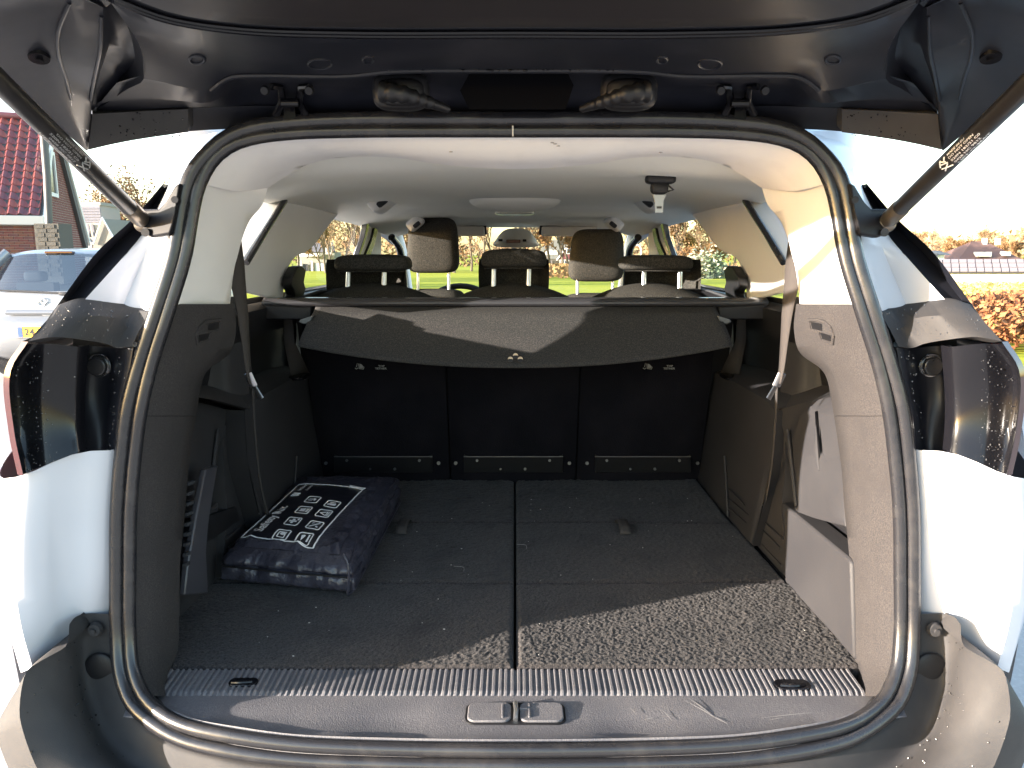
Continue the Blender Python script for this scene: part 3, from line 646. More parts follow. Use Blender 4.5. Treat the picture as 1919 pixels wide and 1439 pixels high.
# B pillar (inner cloth strip between two black gaskets), blue sheen outside strips of paint
def strip(name, uu, m, d=0., th=.02):
    mb = MB(); mb.prism([S(u, v) + Vector((d, 0, 0)) for u, v in uu], (th, 0, 0)); return pair(name, mb, m, car, bevel=.002)
strip('door_pillar', [(1215, 427), (1229, 423), (1241, 480), (1258, 560), (1226, 560), (1216, 500)], PILLAR, 0, .04)
strip('pillar_gasket', [(1223, 424.5), (1229, 423), (1235, 450), (1247, 478), (1262, 560), (1253, 560), (1238, 480), (1228, 452)], RUBBER, -.005)
strip('pillar_strip', [(1229, 422), (1238, 419), (1246, 450), (1257, 478), (1272, 560), (1262, 560), (1247, 478), (1235, 450)], PILLAR, .004)
strip('pillar_gasket', [(1238, 419), (1243, 417), (1248, 444), (1259, 478), (1275, 560), (1271, 560), (1256, 478), (1246, 450)], RUBBER, -.003)
# A pillar and front quarter light frame
mb = MB(); mb.tube(cr([PY(1192, 425, 3.5), PY(1182, 450, 3.7), PY(1174, 480, 3.95), PY(1166, 530, 4.2), PY(1160, 575, 4.4)], 16), .035, 10, flat=(1, .6)); pair('windscreen_pillar', mb, PILLAR, car)
mb = MB(); mb.tube(cr([PY(1196, 445, 3.35), PY(1182, 465, 3.45), PY(1176, 500, 3.55), PY(1172, 545, 3.6)], 16), .016, 10); pair('door_frame', mb, RUBBER, car)
# window glass
def pane(name, pts, m): mb = MB(); mb.add([p for p in pts], [tuple(range(len(pts)))]); return pair(name, mb, m, car)
off = Vector((.035, 0, .008))
pane('quarter_window', [PY(1400, 372, 1.95) + off, PY(1440, 366, 1.40) + Vector((.10, 0, 0)), PY(1500, 560, 1.36) + Vector((.11, 0, 0)), PY(1472, 556, 1.76) + off], GLASS_T)
pane('door_window', [S(1243, 412) + off, S(1300, 392) + off, S(1420, 570) + off, S(1262, 570) + off], GLASS_T)
pane('front_door_window', [Vector((.60, 3.1, 1.50)), Vector((.65, 3.1, 1.25)), Vector((.65, 4.1, 1.20)), Vector((.57, 3.5, 1.45))], GLASS_T)
mb = MB(); mb.loft([full([Vector((0, 3.56, 1.515)), Vector((.3, 3.55, 1.508)), Vector((.52, 3.5, 1.475))]), full([Vector((0, 4.05, 1.25)), Vector((.34, 4.03, 1.25)), Vector((.6, 3.95, 1.24))]), full([Vector((0, 4.5, 1.05)), Vector((.4, 4.46, 1.05)), Vector((.68, 4.35, 1.05))])], 21, 8); mk('windscreen', mb, GLASS_C, car)

# ---- belts hanging in the boot
mb = MB()
bl = [(1478, 452, 1486, 452, 1.40), (1472, 500, 1494, 500, 1.40), (1470, 530, 1497, 530, 1.40), (1466, 580, 1488, 572, 1.40), (1463, 640, 1477, 640, 1.415), (1460, 690, 1470, 690, 1.43), (1457, 720, 1463, 720, 1.44)]
mb.loft([[PY(a, v, y), PY(b, v2, y - .03)] for (a, v, b, v2, y) in bl], 3, 26)
sbelt = pair('seat_belt', mb, BELT_L, car, solid=.0016)
mb = MB(); mb.loft([[PY(1454, 715, 1.44), PY(1458, 715, 1.43)], [PY(1451, 790, 1.50), PY(1455, 790, 1.49)], [PY(1440, 900, 1.58), PY(1444, 900, 1.57)], [PY(1412, 1018, 1.70), PY(1418, 1018, 1.69)]], 3, 16); pair('lower_webbing', mb, BELT, sbelt, solid=.0016)
mb = MB(); mb.tube([PY(1466, 700, 1.42), PY(1455, 724, 1.425)], .008, 8, flat=(1, .35)); mb.tube([PY(1455, 722, 1.425), PY(1440, 748, 1.42)], [.005, .006], 8, flat=(1, .3)); pair('belt_tongue', mb, BOLT, sbelt)

# ================================================================== tailgate
T = {
 'T-2': [(965, -900, .42), (1280, -900, .42), (1500, -900, .42), (1650, -900, .42)],
 'T-1': [(965, -10, .77), (1280, -10, .77), (1470, -18, .77), (1590, -40, .77), (1680, -75, .76)],
 'T0': [(965, 54, .855), (1280, 54, .855), (1480, 47, .855), (1613, 27, .85), (1707, -8, .835)],
}
tp = MB(); tp.loft([full([Vector((0, .18, 1.80)), Vector((.3, .18, 1.80)), Vector((.52, .2, 1.79))]), full([Vector((0, .5, 1.68)), Vector((.32, .5, 1.68)), Vector((.5, .52, 1.67))]), full(T['T-1']), full(T['T0']), [p + Vector((0, .012, .012)) for p in full(T['T0'])]], 41, 26)
# frame surfaces
T1 = [(965, 72, .868), (1280, 72, .868), (1490, 64, .868), (1625, 43, .862), (1722, 6, .845)]
T1b = [(965, 105, .925), (1280, 108, .925), (1490, 104, .93), (1610, 95, .93), (1668, 85, .91)]
T2 = [(965, 133, .99), (1200, 136, .99), (1280, 143, .99), (1440, 142, .992), (1493, 144, .995), (1513, 153, 1.0), (1534, 170, 1.01), (1590, 163, 1.0), (1630, 153, .99), (1660, 148, .98)]
T3 = [(965, 136, 1.06), (1200, 140, 1.06), (1290, 150, 1.06), (1440, 152, 1.06), (1490, 156, 1.06), (1505, 172, 1.065), (1534, 192, 1.07), (1600, 188, 1.07), (1660, 182, 1.065), (1740, 190, 1.05)]
T3c = [(965, 190, 1.14), (1260, 188, 1.14), (1300, 182, 1.13), (1370, 178, 1.12), (1400, 178, 1.12), (1470, 182, 1.12), (1500, 196, 1.12), (1560, 200, 1.12), (1650, 204, 1.11), (1757, 212, 1.09)]
T4 = [(965, 214, 1.155), (1280, 214, 1.155), (1420, 199, 1.15), (1490, 200, 1.148), (1560, 203, 1.145), (1650, 207, 1.13), (1757, 214, 1.10)]
T5 = [(965, 236, 1.17), (1280, 236, 1.17), (1420, 239, 1.17), (1500, 242, 1.168), (1580, 247, 1.16), (1680, 262, 1.14), (1764, 281, 1.115)]
up6 = lambda P: [p + Vector((0, .03, .07)) for p in P]
NU = 81
tg = MB()
t0r = cr(full(T1), NU)
tg.grid([[p + Vector((0, -.012, .016)) for p in t0r], t0r]); 
g1 = [cr(full(x), NU) for x in (T1, T1b, T2)]
cols = [cr([r[i] for r in g1], 9) for i in range(NU)]; tg.grid([[c[k] for c in cols] for k in range(9)])
t2, t3 = g1[2], cr(full(T3), NU)
tg.grid([t2, [p + Vector((0, .004, .006)) for p in t2], [a * .4 + b * .6 + Vector((0, 0, .012)) for a, b in zip(t2, t3)], t3])
t3c, t4, t5 = cr(full(T3c), NU), cr(full(T4), NU), cr(full(T5), NU)
tg.grid([t3, [a * .5 + b * .5 + Vector((0, 0, .004)) for a, b in zip(t3, t3c)], t3c, t4])
tg.grid([[p + Vector((0, -.006, -.001)) for p in t4], t5, up6(t5)])
# side structure
def mcol(lst, n=16): return cr(L(lst), n)
cA = mcol([(1722, 6, .845), (1668, 85, .91), (1660, 148, .98), (1692, 168, 1.03), (1757, 212, 1.09)])
cA1 = mcol([(1727, 10, .86), (1702, 80, .95), (1690, 120, 1.0), (1715, 160, 1.04), (1757, 208, 1.085)])
cA2 = mcol([(1731, 14, .855), (1722, 66, .92), (1735, 115, .98), (1750, 160, 1.03), (1760, 205, 1.075)])
cB = mcol([(1737, 14, .84), (1738, 90, .90), (1752, 150, .97), (1762, 190, 1.03), (1764, 281, 1.11)])
cC = mcol([(1797, -10, .80), (1822, 100, .89), (1806, 155, .96), (1797, 190, 1.0), (1764, 280, 1.10)])
cC2 = mcol([(1850, -10, .80), (1852, 100, .895), (1832, 160, .955), (1806, 208, 1.01), (1765, 281, 1.098)])
cD = mcol([(2040, 40, .78), (1950, 118, .88), (1885, 182, .96), (1832, 228, 1.02), (1768, 283, 1.095)])
cD2 = [p + Vector((.03, .01, .09)) for p in cD]
side = MB()
side.grid([cA, [a * .5 + b * .5 + Vector((0, 0, .012)) for a, b in zip(cA, cA1)], cA1, cA2]); side.grid([cA2, cB]); side.grid([cB, [a * .5 + b * .5 + Vector((0, .0, .003)) for a, b in zip(cB, cC)], cC]); side.grid([cC, cC2]); side.grid([cC2, cD, cD2])
ext = []
for c0 in (cA, cA2, cB, cC, cC2, cD, cD2):
    p = c0[0]; ext.append([p, p * .5 + Vector((p.x * .5, .25, .80 + (p.z - 1.6) * .3)), Vector((p.x * 1.0, .16, 1.80 + (p.z - 1.62))) ])
side.grid(ext)
sm_ = side.both(); tg.add(sm_.v, sm_.f)
# outer skin
sk = MB(); sk.loft([full([Vector((0, y, z)), Vector((.4, y, z - .005)), Vector((.60, y, z - .02)), Vector((xe, y, z - .07))]) for (y, z, xe) in ((1.20, 1.65, .60), (1.05, 1.70, .645), (.7, 1.755, .68), (.4, 1.83, .68), (.12, 1.90, .64))], 25, 20)
tail = mk('tailgate', tg, BLACKP, car, sharp=42)
mk('outer_skin', sk, BODY, tail)
mk('trim_panel', tp, mat('tailgate_lining', (.020, .017, .018), .45, spec=.4, bump=(5, .05, .01)), tail)
g_ = MB()
for dv, dy in ((60, .0), (66, .006)):
    g_.tube(cr(full([(965, dv + 2, .862 + dy), (1280, dv + 2, .862 + dy), (1485, dv - 6, .862 + dy), (1619, dv - 27, .856 + dy), (1715, dv - 63, .84 + dy)]), 60), .0028, 8)
mk('window_seal', g_, BLACKG, tail)
# dull tan spoiler ends beside the opening
sp = MB(); 
q0 = [(1578, 205, 1.118), (1650, 208, 1.11), (1757, 214, 1.075)]; q1 = [(1578, 248, 1.135), (1680, 263, 1.118), (1764, 280, 1.095)]
sp.loft([L(q0), L(q1)], 12, smooth=False); sp.grid([cr(L(q1), 12), [p + Vector((0, .02, .012)) for p in cr(L(q1), 12)]]); sp.grid([cr(L(q0), 12), [p + Vector((0, .02, .01)) for p in cr(L(q0), 12)]])
sp.grid([[PY(1578, 205, 1.118), PY(1578, 248, 1.135)], [PY(1578, 205, 1.118) + Vector((0, .02, .01)), PY(1578, 248, 1.135) + Vector((0, .02, .012))]])
pair('spoiler_end', sp, TEXT_BLK, tail)
# hinges
hg = MB()
for (u, s_) in ((1367, -1), (1403, 1)):
    hg.tube([PY(u - 18 * s_ * -1, 163, 1.075), PY(u + 2 * s_, 164, 1.085), PY(u, 176, 1.10), PY(u - 2 * s_, 192, 1.12), PY(u + 10 * s_, 216, 1.135)], .0042, 8, flat=(1, 1.3))
hg.tube([PY(1370, 193, 1.108), PY(1402, 193, 1.108)], .006, 10); hg.box(PY(1386, 205, 1.135), (.016, .01, .03))
hin = pair('hinge', hg, BLACKG, tail)
for u in (1350, 1433): hb_ = MB(); hb_.cyl(PY(u, 170, 1.072), (0, -1, -.3), .0065, .005, 12, .005); pair('hinge_bolt', hb_, PLASTIC_D, hin)
# central cable opening and the two rubber cable boots
co = MB(); co.prism([PY(u, v, 1.052) for u, v in ((880, 139), (1065, 139), (1075, 160), (1060, 205), (880, 205), (862, 170))], (0, .002, 0)); mk('opening_shade', co, mat('deep_black', (.003, .003, .004), .9, spec=.05), tail)  # flat near-black plate paints the darkness inside the hole
gb = MB(); c0 = PY(1178, 172, 1.045); gb.sell(c0, (.074, .04, .048), .6, .8, 28, 14); gb.sell(c0 + Vector((-.002, -.012, -.004)), (.058, .03, .034), .6, .8, 24, 12)
pth = cr([c0 + Vector((.022, -.022, -.004)), c0 + Vector((-.004, -.026, -.008)), c0 + Vector((-.030, -.008, -.013)), c0 + Vector((-.058, .02, -.018))], 40)
gb.tube(pth, [(.0165 - .0105 * (k / 39)) * (1 + .10 * math.sin(k * 1.25) * (k < 30)) for k in range(40)], 14, flat=(.8, 1))
pair('cable_boot', gb, mat('boot_rubber', (.010, .010, .012), .45, spec=.4), tail)
bvt = BVHTree.FromPolygons([tuple(p) for p in tg.v], tg.f)
c0 = oncol(1857, 105, .002, bvt); nv = Vector((-.15, -.35, -1)).normalized()
scw = MB(); scw.cyl(c0 - nv * .004, nv, .0125, .008, 20, .0105); scw.cyl(c0 + nv * .004, nv, .004, .003, 10); pair('screw_cap', scw, BLACKG, tail)
rb = MB(); rb.tube(cr([oncol(u, v, .0, bvt) for u, v in ((1740, 30), (1742, 90), (1752, 140), (1761, 188))], 30), .0022, 8)
rb.tube(cr([oncol(u, v, .0, bvt) for u, v in ((1800, 6), (1821, 60), (1820, 104), (1806, 150), (1797, 186))], 30), .0020, 8)
pair('moulded_edge', rb, BLACKP, tail)
rb = MB(); rb.tube(cr(full([(965, 133, .986), (1200, 135, .986), (1280, 143, .986), (1440, 142, .988), (1493, 144, .991), (1513, 153, .996), (1534, 170, 1.006)]), 80), .0032, 8); mk('pressed_lip', rb, BLACKP, tail)
for (u, v, a_, b_2) in ((1330, 120, 22, 9), (1240, 112, 10, 6), (1560, 112, 14, 8)):
    rb = MB(); rb.tube([oncol(u + a_ * math.cos(a), v + b_2 * math.sin(a), .0005, bvt) for a in np.linspace(0, 2 * math.pi, 24, endpoint=False)], .0018, 6, closed=True); pair('pressed_hole', rb, BLACKP, tail)
# water smears and drops under the tailgate
wt = MB()
for k in range(160):
    u = random.choice([random.gauss(1010, 90), random.gauss(690, 40), random.gauss(1330, 50), random.uniform(500, 1480)]); v = 134 - abs(random.gauss(0, 5)); y = .985
    p = PY(u, v, y); wt.sell(p + Vector((0, -.003, 0)), (random.uniform(.001, .006), .002, random.uniform(.001, .003)), 1, 1, 8, 5)
for k in range(90):
    u, v, y = random.uniform(1585, 1750), random.uniform(212, 258), 1.105
    if random.random() < .5: u = 1930 - u
    wt.sell(PY(u, v, y) + Vector((0, -.004, 0)), (random.uniform(.0008, .003),) * 3, 1, 1, 6, 4)
o = mk('water_drops', wt, BLACKG, tail); o['kind'] = 'stuff'

# ---- gas struts with ball ends and brackets
A_, B_ = PY(1660, 417, 1.135), PY(1935, 150, .80)
ax = (A_ - B_).normalized()
st_ = MB(); st_.tube([B_ - ax * .12, A_ - ax * .052], .0112, 16); strut = pair('gas_strut', st_, STRUTM, car)
se = MB(); se.tube([A_ - ax * .055, A_ - ax * .05, A_ - ax * .012, A_ + ax * .004], [.0095, .0125, .012, .006], 14); se.sell(A_ + ax * .004, (.03, .026, .026), .8, .8, 16, 12)
pair('strut_end', se, mat('worn_metal', (.20, .17, .14), .35, metal=.8), strut)
# printed label on the strut: emblem and lines of lettering wrapped on the tube
n_ = (EYE - (A_ + B_) / 2); n_ = (n_ - ax * n_.dot(ax)).normalized(); bt = n_.cross(ax)
P0 = PY(1788, 270, .97); 
tpar = (P0 - B_).dot(ax)
def onst(s, a, r=.0114): return B_ + ax * (tpar - s) + (n_ * math.cos(a) + bt * math.sin(a)) * r
lb = MB()
def strut_label(sg):
    lb = MB()
    for i, (txt, ln) in enumerate((('LIFT-O-MAT', .070), ('0428 NC 9812', .058), ('520N 182/21 C0', .064), ('DO NOT OPEN', .056), ('MADE IN EU', .040))):
        tv, tf, tl = text_mesh(txt, 1.0, .02)
        k = (lambda x: x) if sg > 0 else (lambda x: 1 - x)
        lb.add([onst(.022 + k(p.x / tl) * ln, (.75 - i * .38) + .15 - (p.y - .35) * .30 * (1 if sg < 0 else 1) * (1)) for p in tv], tf)
    for (s0, a0, s1, a1) in ((0, .5, .014, .1), (.0, .1, .016, .6), (.002, -.3, .016, .0), (.004, -.6, .014, -.2), (.0, -.1, .006, -.7), (.012, -.3, .016, -.7)):
        lb.tube([onst(s0 + (s1 - s0) * t, a0 + (a1 - a0) * t) for t in np.linspace(0, 1, 5)], .0009, 5)
    return lb
mk('strut_print', strut_label(1), WHITEP, strut[0]); mk('strut_print', strut_label(-1).flip(), GREYP, strut[1])
br = MB(); br.prism([PY(1592, 342, 1.112), PY(1603, 348, 1.115), PY(1622, 380, 1.125), PY(1634, 392, 1.13), PY(1668, 392, 1.135), PY(1682, 418, 1.135), PY(1662, 440, 1.13), PY(1645, 446, 1.12), PY(1612, 440, 1.10), PY(1603, 398, 1.10)], (.004, .03, 0))
bra = pair('strut_bracket', br, mat('bracket_black', (.008, .008, .011), .6, spec=.3), car, bevel=.004)
for (u, v, y, r_) in ((1600, 375, 1.108, .005), (1655, 436, 1.122, .006)): bbt = MB(); bbt.cyl(PY(u, v, y), (0, -1, 0), r_, .005, 12); pair('bracket_bolt', bbt, BLACKP, bra)

# ================================================================== body round the opening
inn = [(1500, 244, 1.155), (1545, 280, 1.15), (1588, 343, 1.142), (1601, 400, 1.135), (1615, 480, 1.125), (1649, 588, 1.108)]
mdd = [(1560, 244, 1.22), (1590, 300, 1.22), (1608, 345, 1.215), (1640, 430, 1.20), (1668, 500, 1.19), (1700, 575, 1.155)]
out = [(1602, 244, 1.27), (1607, 300, 1.26), (1615, 350, 1.25), (1664, 440, 1.21), (1700, 483, 1.18), (1772, 563, 1.12)]
P_i, P_m, P_o = (cr(L(x), 26) for x in (inn, mdd, out))
q = MB(); q.grid([[p + Vector((-.006, .01, 0)) for p in P_i], P_i, [a * .55 + b * .45 + Vector((0, .012, 0)) for a, b in zip(P_i, P_m)], P_m, [a * .5 + b * .5 + Vector((0, -.004, 0)) for a, b in zip(P_m, P_o)], P_o])
pair('body_pillar', q, BODY, car, sharp=50)
gi = [(1612, 345, 1.253), (1661, 438, 1.212), (1699, 483, 1.18), (1772, 564, 1.128)]; gm = [(1634, 362, 1.265), (1690, 435, 1.225), (1733, 477, 1.195), (1809, 567, 1.13)]; go = [(1624, 344, 1.24), (1683, 412, 1.195), (1746, 470, 1.165), (1823, 573, 1.10)]
gI, gM, gO = (cr(L(x), 20) for x in (gi, gm, go))
q = MB(); q.grid([gI, [a * .4 + b * .6 for a, b in zip(gI, gM)], gM, gO, [p + Vector((.004, .012, 0)) for p in gO], [p + Vector((-.0, .22, .0)) for p in gO]])
pair('rain_gutter', q, BLACKP, car, sharp=40)
# shelf cap below the pillar
c0 = [(1650, 586, 1.105), (1672, 582, 1.13), (1700, 575, 1.145), (1745, 565, 1.13), (1790, 563, 1.108), (1823, 573, 1.085)]
c1 = [(1668, 618, 1.095), (1690, 615, 1.115), (1708, 600, 1.115), (1755, 592, 1.075), (1800, 594, 1.06), (1842, 600, 1.05)]
c2 = [(1684, 650, 1.09), (1712, 652, 1.095), (1730, 645, 1.085), (1775, 637, 1.055), (1830, 632, 1.03), (1878, 640, 1.012)]
q = MB(); C0, C1, C2 = (cr(L(x), 26) for x in (c0, c1, c2))
q.grid([[p + Vector((0, .012, .002)) for p in C0], C0, C1, C2, [p + Vector((0, .02, -.004)) for p in C2], [p + Vector((0, .08, -.006)) for p in C2]])
e_ = [C0[-1], C1[-1], C2[-1]]; q.grid([cr(e_, 8), [p + Vector((.02, .3, 0)) for p in cr(e_, 8)]])
cap = pair('lamp_shelf', q, TEXT_BLK, car, sharp=45)
# lamp housing: channel, buffer wall, glossy cover
h_in = [(1684, 652, 1.092), (1703, 763, 1.09), (1713, 845, 1.09)]; h_ch = [(1722, 652, 1.15), (1733, 745, 1.15), (1738, 846, 1.13)]; h_bw = [(1766, 648, 1.14), (1772, 745, 1.14), (1776, 848, 1.10)]; h_ed = [(1783, 648, 1.08), (1790, 740, 1.08), (1787, 848, 1.065)]
HI = [cr(L(x), 16) for x in (h_in, h_ch, h_bw, h_ed)]
q = MB(); q.loft([[p + Vector((-.006, .01, 0)) for p in HI[0]]] + HI, 16, 22)
hous = pair('lamp_housing', q, BLACKP, car, sharp=70)
cv0 = [(1783, 650, 1.074), (1790, 740, 1.076), (1790, 800, 1.072), (1786, 849, 1.062)]; cv1 = [(1830, 645, 1.055), (1845, 720, 1.06), (1842, 800, 1.056), (1835, 868, 1.044)]; cv2 = [(1872, 645, 1.048), (1899, 694, 1.055), (1893, 800, 1.05), (1880, 886, 1.035)]; cv3 = [(1877, 641, 1.015), (1910, 697, 1.012), (1903, 810, 1.01), (1886, 892, 1.005)]
q = MB(); CV = [cr(L(x), 18) for x in (cv0, cv1, cv2, cv3)]; q.loft([[p + Vector((-.004, .02, 0)) for p in CV[0]], CV[0], CV[1], CV[2], CV[3]], 18, 30)
cvr = pair('lamp_cover', q, BLACKG, car, sharp=40)
q = MB(); ln3 = [p + Vector((.028, .05, 0)) for p in CV[3]]; ln4 = [p + Vector((.06, .30, 0)) for p in CV[3]]
q.grid([[p + Vector((.001, .001, 0)) for p in CV[3]], [p + Vector((.012, .006, 0)) for p in CV[3]], ln3, ln4]); pair('tail_light', q, LENS, car)
q = MB(); bc = PY(1747, 686, 1.138); q.cyl(bc + Vector((0, .012, 0)), (-.1, -1, .0), .0155, .022, 24, .014); bufr = pair('bump_stop', q, RUBBER, car, bevel=.002)
q = MB(); q.tube([bc + Vector((.0165 * math.cos(a), .004 + .001 * math.cos(a), .0165 * math.sin(a))) for a in np.linspace(0, 2 * math.pi, 28, endpoint=False)], .0018, 6, closed=True); pair('stop_ring', q, STEEL, bufr)
# drops of water over lamp housings and shelf
wd_ = MB()
def gp(rows_, a, b):   # a point on a grid of rows at fractions (a across the rows, b along)
    i = min(int(a * (len(rows_) - 1)), len(rows_) - 2); fa = a * (len(rows_) - 1) - i; n_1 = len(rows_[0]) - 1; k = min(int(b * n_1), n_1 - 1); fb = b * n_1 - k
    return rows_[i][k].lerp(rows_[i][k + 1], fb).lerp(rows_[i + 1][k].lerp(rows_[i + 1][k + 1], fb), fa)
for k in range(700):
    s_ = random.choice((1, -1)); zone = random.random()
    if zone < .6: p = gp(CV[:3], random.random(), random.random() ** .8)
    elif zone < .8: p = gp([C0, C1, C2], random.uniform(.05, .95), random.uniform(.1, .95))
    else: p = gp(HI[:2], random.random() * .7, random.random())
    r_ = random.choice((.0004, .0005, .0006, .0009, .0013)); wd_.sell(Vector((p.x * s_, p.y - .0005, p.z)), (r_ * 1.8, r_ * 1.2, r_ * random.uniform(1.6, 3)), 1, 1, 7, 5)
o = mk('water_drops', wd_, DROP, car); o['kind'] = 'stuff'
# white rear quarter panel
w0 = [(1711, 843, 1.093), (1720, 957, 1.092), (1721, 1080, 1.094), (1719, 1152, 1.105)]; w1 = [(1785, 849, 1.07), (1795, 957, 1.066), (1800, 1080, 1.068), (1804, 1212, 1.078)]; w2 = [(1882, 889, 1.03), (1885, 1000, 1.02), (1886, 1130, 1.018), (1880, 1258, 1.012)]; w3 = [(1925, 897, 1.04), (1934, 1000, 1.035), (1926, 1130, 1.04), (1893, 1256, 1.035)]
W = [cr(L(x), 16) for x in (w0, w1, w2, w3)]
w4 = [Vector((.86, 1.35, p.z)) for p in W[3]]; w5 = [Vector((.905, 1.8, p.z)) for p in W[3]]
q = MB(); q.loft([[p + Vector((-.004, .015, 0)) for p in W[0]], W[0], W[1], W[2], W[3], w4, w5], 16, 40)
pair('quarter_panel', q, BODY, car, sharp=50)
# bumper
b0 = [(1719, 1150, 1.090), (1722, 1200, 1.085), (1716, 1262, 1.070), (1696, 1322, 1.048), (1656, 1364, 1.022), (1596, 1400, .997), (1510, 1424, .975), (1380, 1441, .960), (965, 1452, .945)]
b1 = [(1766, 1150, 1.084), (1773, 1215, 1.076), (1766, 1290, 1.062), (1736, 1370, 1.036), (1688, 1425, 1.008), (1610, 1470, .976), (1500, 1495, .95), (1380, 1510, .93), (965, 1520, .91)]
b1b = [(1789, 1157, 1.062), (1800, 1218, 1.036), (1794, 1310, 1.018), (1764, 1395, .990), (1714, 1455, .962), (1620, 1500, .938), (1500, 1530, .915), (1380, 1545, .90), (965, 1555, .88)]
b2 = [(1800, 1170, 1.046), (1807, 1212, 1.020), (1880, 1258, .972), (1893, 1345, .958), (1855, 1450, .94), (1750, 1560, .92), (1550, 1640, .89), (1380, 1660, .87), (965, 1670, .85)]
def crc(pts, per):   # Catmull-Rom with a fixed number of samples per span, so that corners stay matched from row to row
    P = [np.array(p) for p in pts]; Q = [2 * P[0] - P[1]] + P + [2 * P[-1] - P[-2]]; o_ = []
    for i in range(len(P) - 1):
        p0, p1, p2, p3 = Q[i:i + 4]; m1, m2 = (p2 - p0) * .32, (p3 - p1) * .32
        for t in np.linspace(0, 1, per, endpoint=False): o_.append((2 * t ** 3 - 3 * t ** 2 + 1) * p1 + (t ** 3 - 2 * t ** 2 + t) * m1 + (-2 * t ** 3 + 3 * t ** 2) * p2 + (t ** 3 - t ** 2) * m2)
    o_.append(P[-1]); return [Vector(p) for p in o_]
Bq = [crc(L(x), 5) for x in (b0, b1, b1b, b2)]
def wrap(i, p, o_): w_ = min(1, max(0, (i - 9) / 6)); return (p + Vector((0, o_.y - p.y, 0))).lerp(o_, w_)
b3 = [wrap(i, p, Vector((min(p.x * 1.08 + .02, .9), p.y + .05, p.z - .05))) for i, p in enumerate(Bq[3])]
b4 = [wrap(i, p, Vector((min(p.x * 1.15 + .03, .92), p.y + .16 + .2 * (1 if p.x > .4 else 0), p.z - .22))) for i, p in enumerate(Bq[3])]
q = MB(); rr_ = [[p + Vector((0, .012, .0)) for p in Bq[0]], Bq[0], Bq[1], Bq[2], Bq[3], b3, b4]
cc_ = [cr([r[i] for r in rr_[:5]], 32) + cr([r[i] for r in rr_[4:]], 12)[1:] for i in range(41)]; q.grid([[c[k] for c in cc_] for k in range(43)])
qb = q.both(); bump_ = mk('bumper', qb, TEXT_BLK, car, sharp=50)
q = MB(); c0 = PY(1752, 1181, 1.076); q.cyl(c0 + Vector((0, .002, 0)), (0, -1, .1), .0115, .006, 22, .009); q.cyl(c0 + Vector((0, -.004, 0)), (0, -1, .1), .004, .004, 10); pair('bumper_screw', q, TEXT_BLK, bump_)
q = MB(); c0 = PY(1744, 1256, 1.070); q.sell(c0 + Vector((0, .003, 0)), (.049, .012, .052), 1, 1, 28, 14); pair('recess_shade', q, PLASTIC_D, bump_)  # flattened disc, with the shade of a round recess put into its colour
wt = MB()
for k in range(120):
    s_ = random.choice((1, -1)); i, a = random.randrange(3, 24), random.random(); p = Bq[1][i].lerp(Bq[2][i], a) if random.random() < .6 else Bq[2][i].lerp(Bq[3][i], a)
    r_ = random.choice((.0008, .0011, .0016)); wt.sell(Vector((p.x * s_, p.y - .001, p.z + .001)), (r_ * 2, r_ * 1.5, r_ * 1.5), 1, 1, 6, 4)
o = mk('water_drops', wt, BLACKG, bump_); o['kind'] = 'stuff'
# the rest of the shell: roof, flanks, bonnet, wheels
q = MB(); q.loft([full([Vector((0, y, z)), Vector((.35, y, z - .006)), Vector((xe - .08, y, z - .03)), Vector((xe, y, z - .075)), Vector((xe + .02, y, z - .10))]) for (y, z, xe) in ((1.16, 1.612, .46), (1.26, 1.640, .53), (1.6, 1.648, .60), (2.3, 1.65, .635), (3.0, 1.62, .62), (3.45, 1.575, .585), (3.62, 1.53, .55))], 41, 30); mk('roof', q, BODY, car)
q = MB(); q.loft([[Vector((x, y, z)) for (y) in (1.30, 1.8, 2.6, 3.4, 4.2)] for (x, z) in ((.66, 1.285), (.72, 1.27), (.86, 1.14), (.915, .9), (.91, .6), (.86, .26))], 20, 24); pair('body_side', q, BODY, car)
q = MB(); q.loft([[Vector((x, y, z)) for (y) in (4.2, 4.7, 5.2, 5.5)] for (x, z) in ((.70, 1.04), (.86, .98), (.91, .75), (.88, .28))], 12, 12); pair('front_wing', q, BODY, car)
q = MB(); q.loft([full([Vector((0, y, z)), Vector((.4, y, z - .01)), Vector((.70, y, z - .03))]) for (y, z) in ((4.2, 1.04), (4.7, 1.03), (5.2, .95), (5.5, .8), (5.55, .3))], 17, 20); mk('bonnet', q, BODY, car)
for y in (1.75, 4.55):
    q = MB(); q.cyl((.70, y, .33), (1, 0, 0), .33, .21, 36); wl = pair('wheel', q, RUBBER, car, bevel=.03)
    q = MB(); q.cyl((.90, y, .33), (1, 0, 0), .22, .015, 30); pair('rim', q, STEEL, wl)
q = MB(); q.box((0, 3.3, .42), (1.5, 4.2, .3)); mk('underbody', q, PLASTIC_D, car)

# ================================================================== luggage cover and safety bag (things lying in the boot)
cover = thing('luggage_cover', 'dark grey pull-out luggage cover hanging half open behind the bench', 'luggage cover', (0, 1.9, 1.1))
q = MB(); P = [PY(498, 567, 1.93), PY(1433, 567, 1.93)]; q.tube([P[0], P[1]], .030, 24, flat=(.42, 1)); mk('cassette', q, mat('cassette_plastic', (.035, .035, .04), .22, spec=.5), cover)
def endcap(s_):
    q = MB(); q.prism([PY(u if s_ > 0 else 1930 - u, v, 1.90) for u, v in ((1347, 576), (1434, 572), (1436, 566), (1441, 570), (1436, 600), (1347, 599))], (0, .05, 0)); return q
for s_ in (1, -1): mk('end_cap', endcap(s_), PLASTIC_D, cover, bevel=.004)
rows = []
prof = [(577, 1.918, 374), (583, 1.893, 376), (591, 1.868, 380), (600, 1.855, 386), (612, 1.838, 392), (630, 1.812, 400), (648, 1.785, 406)]
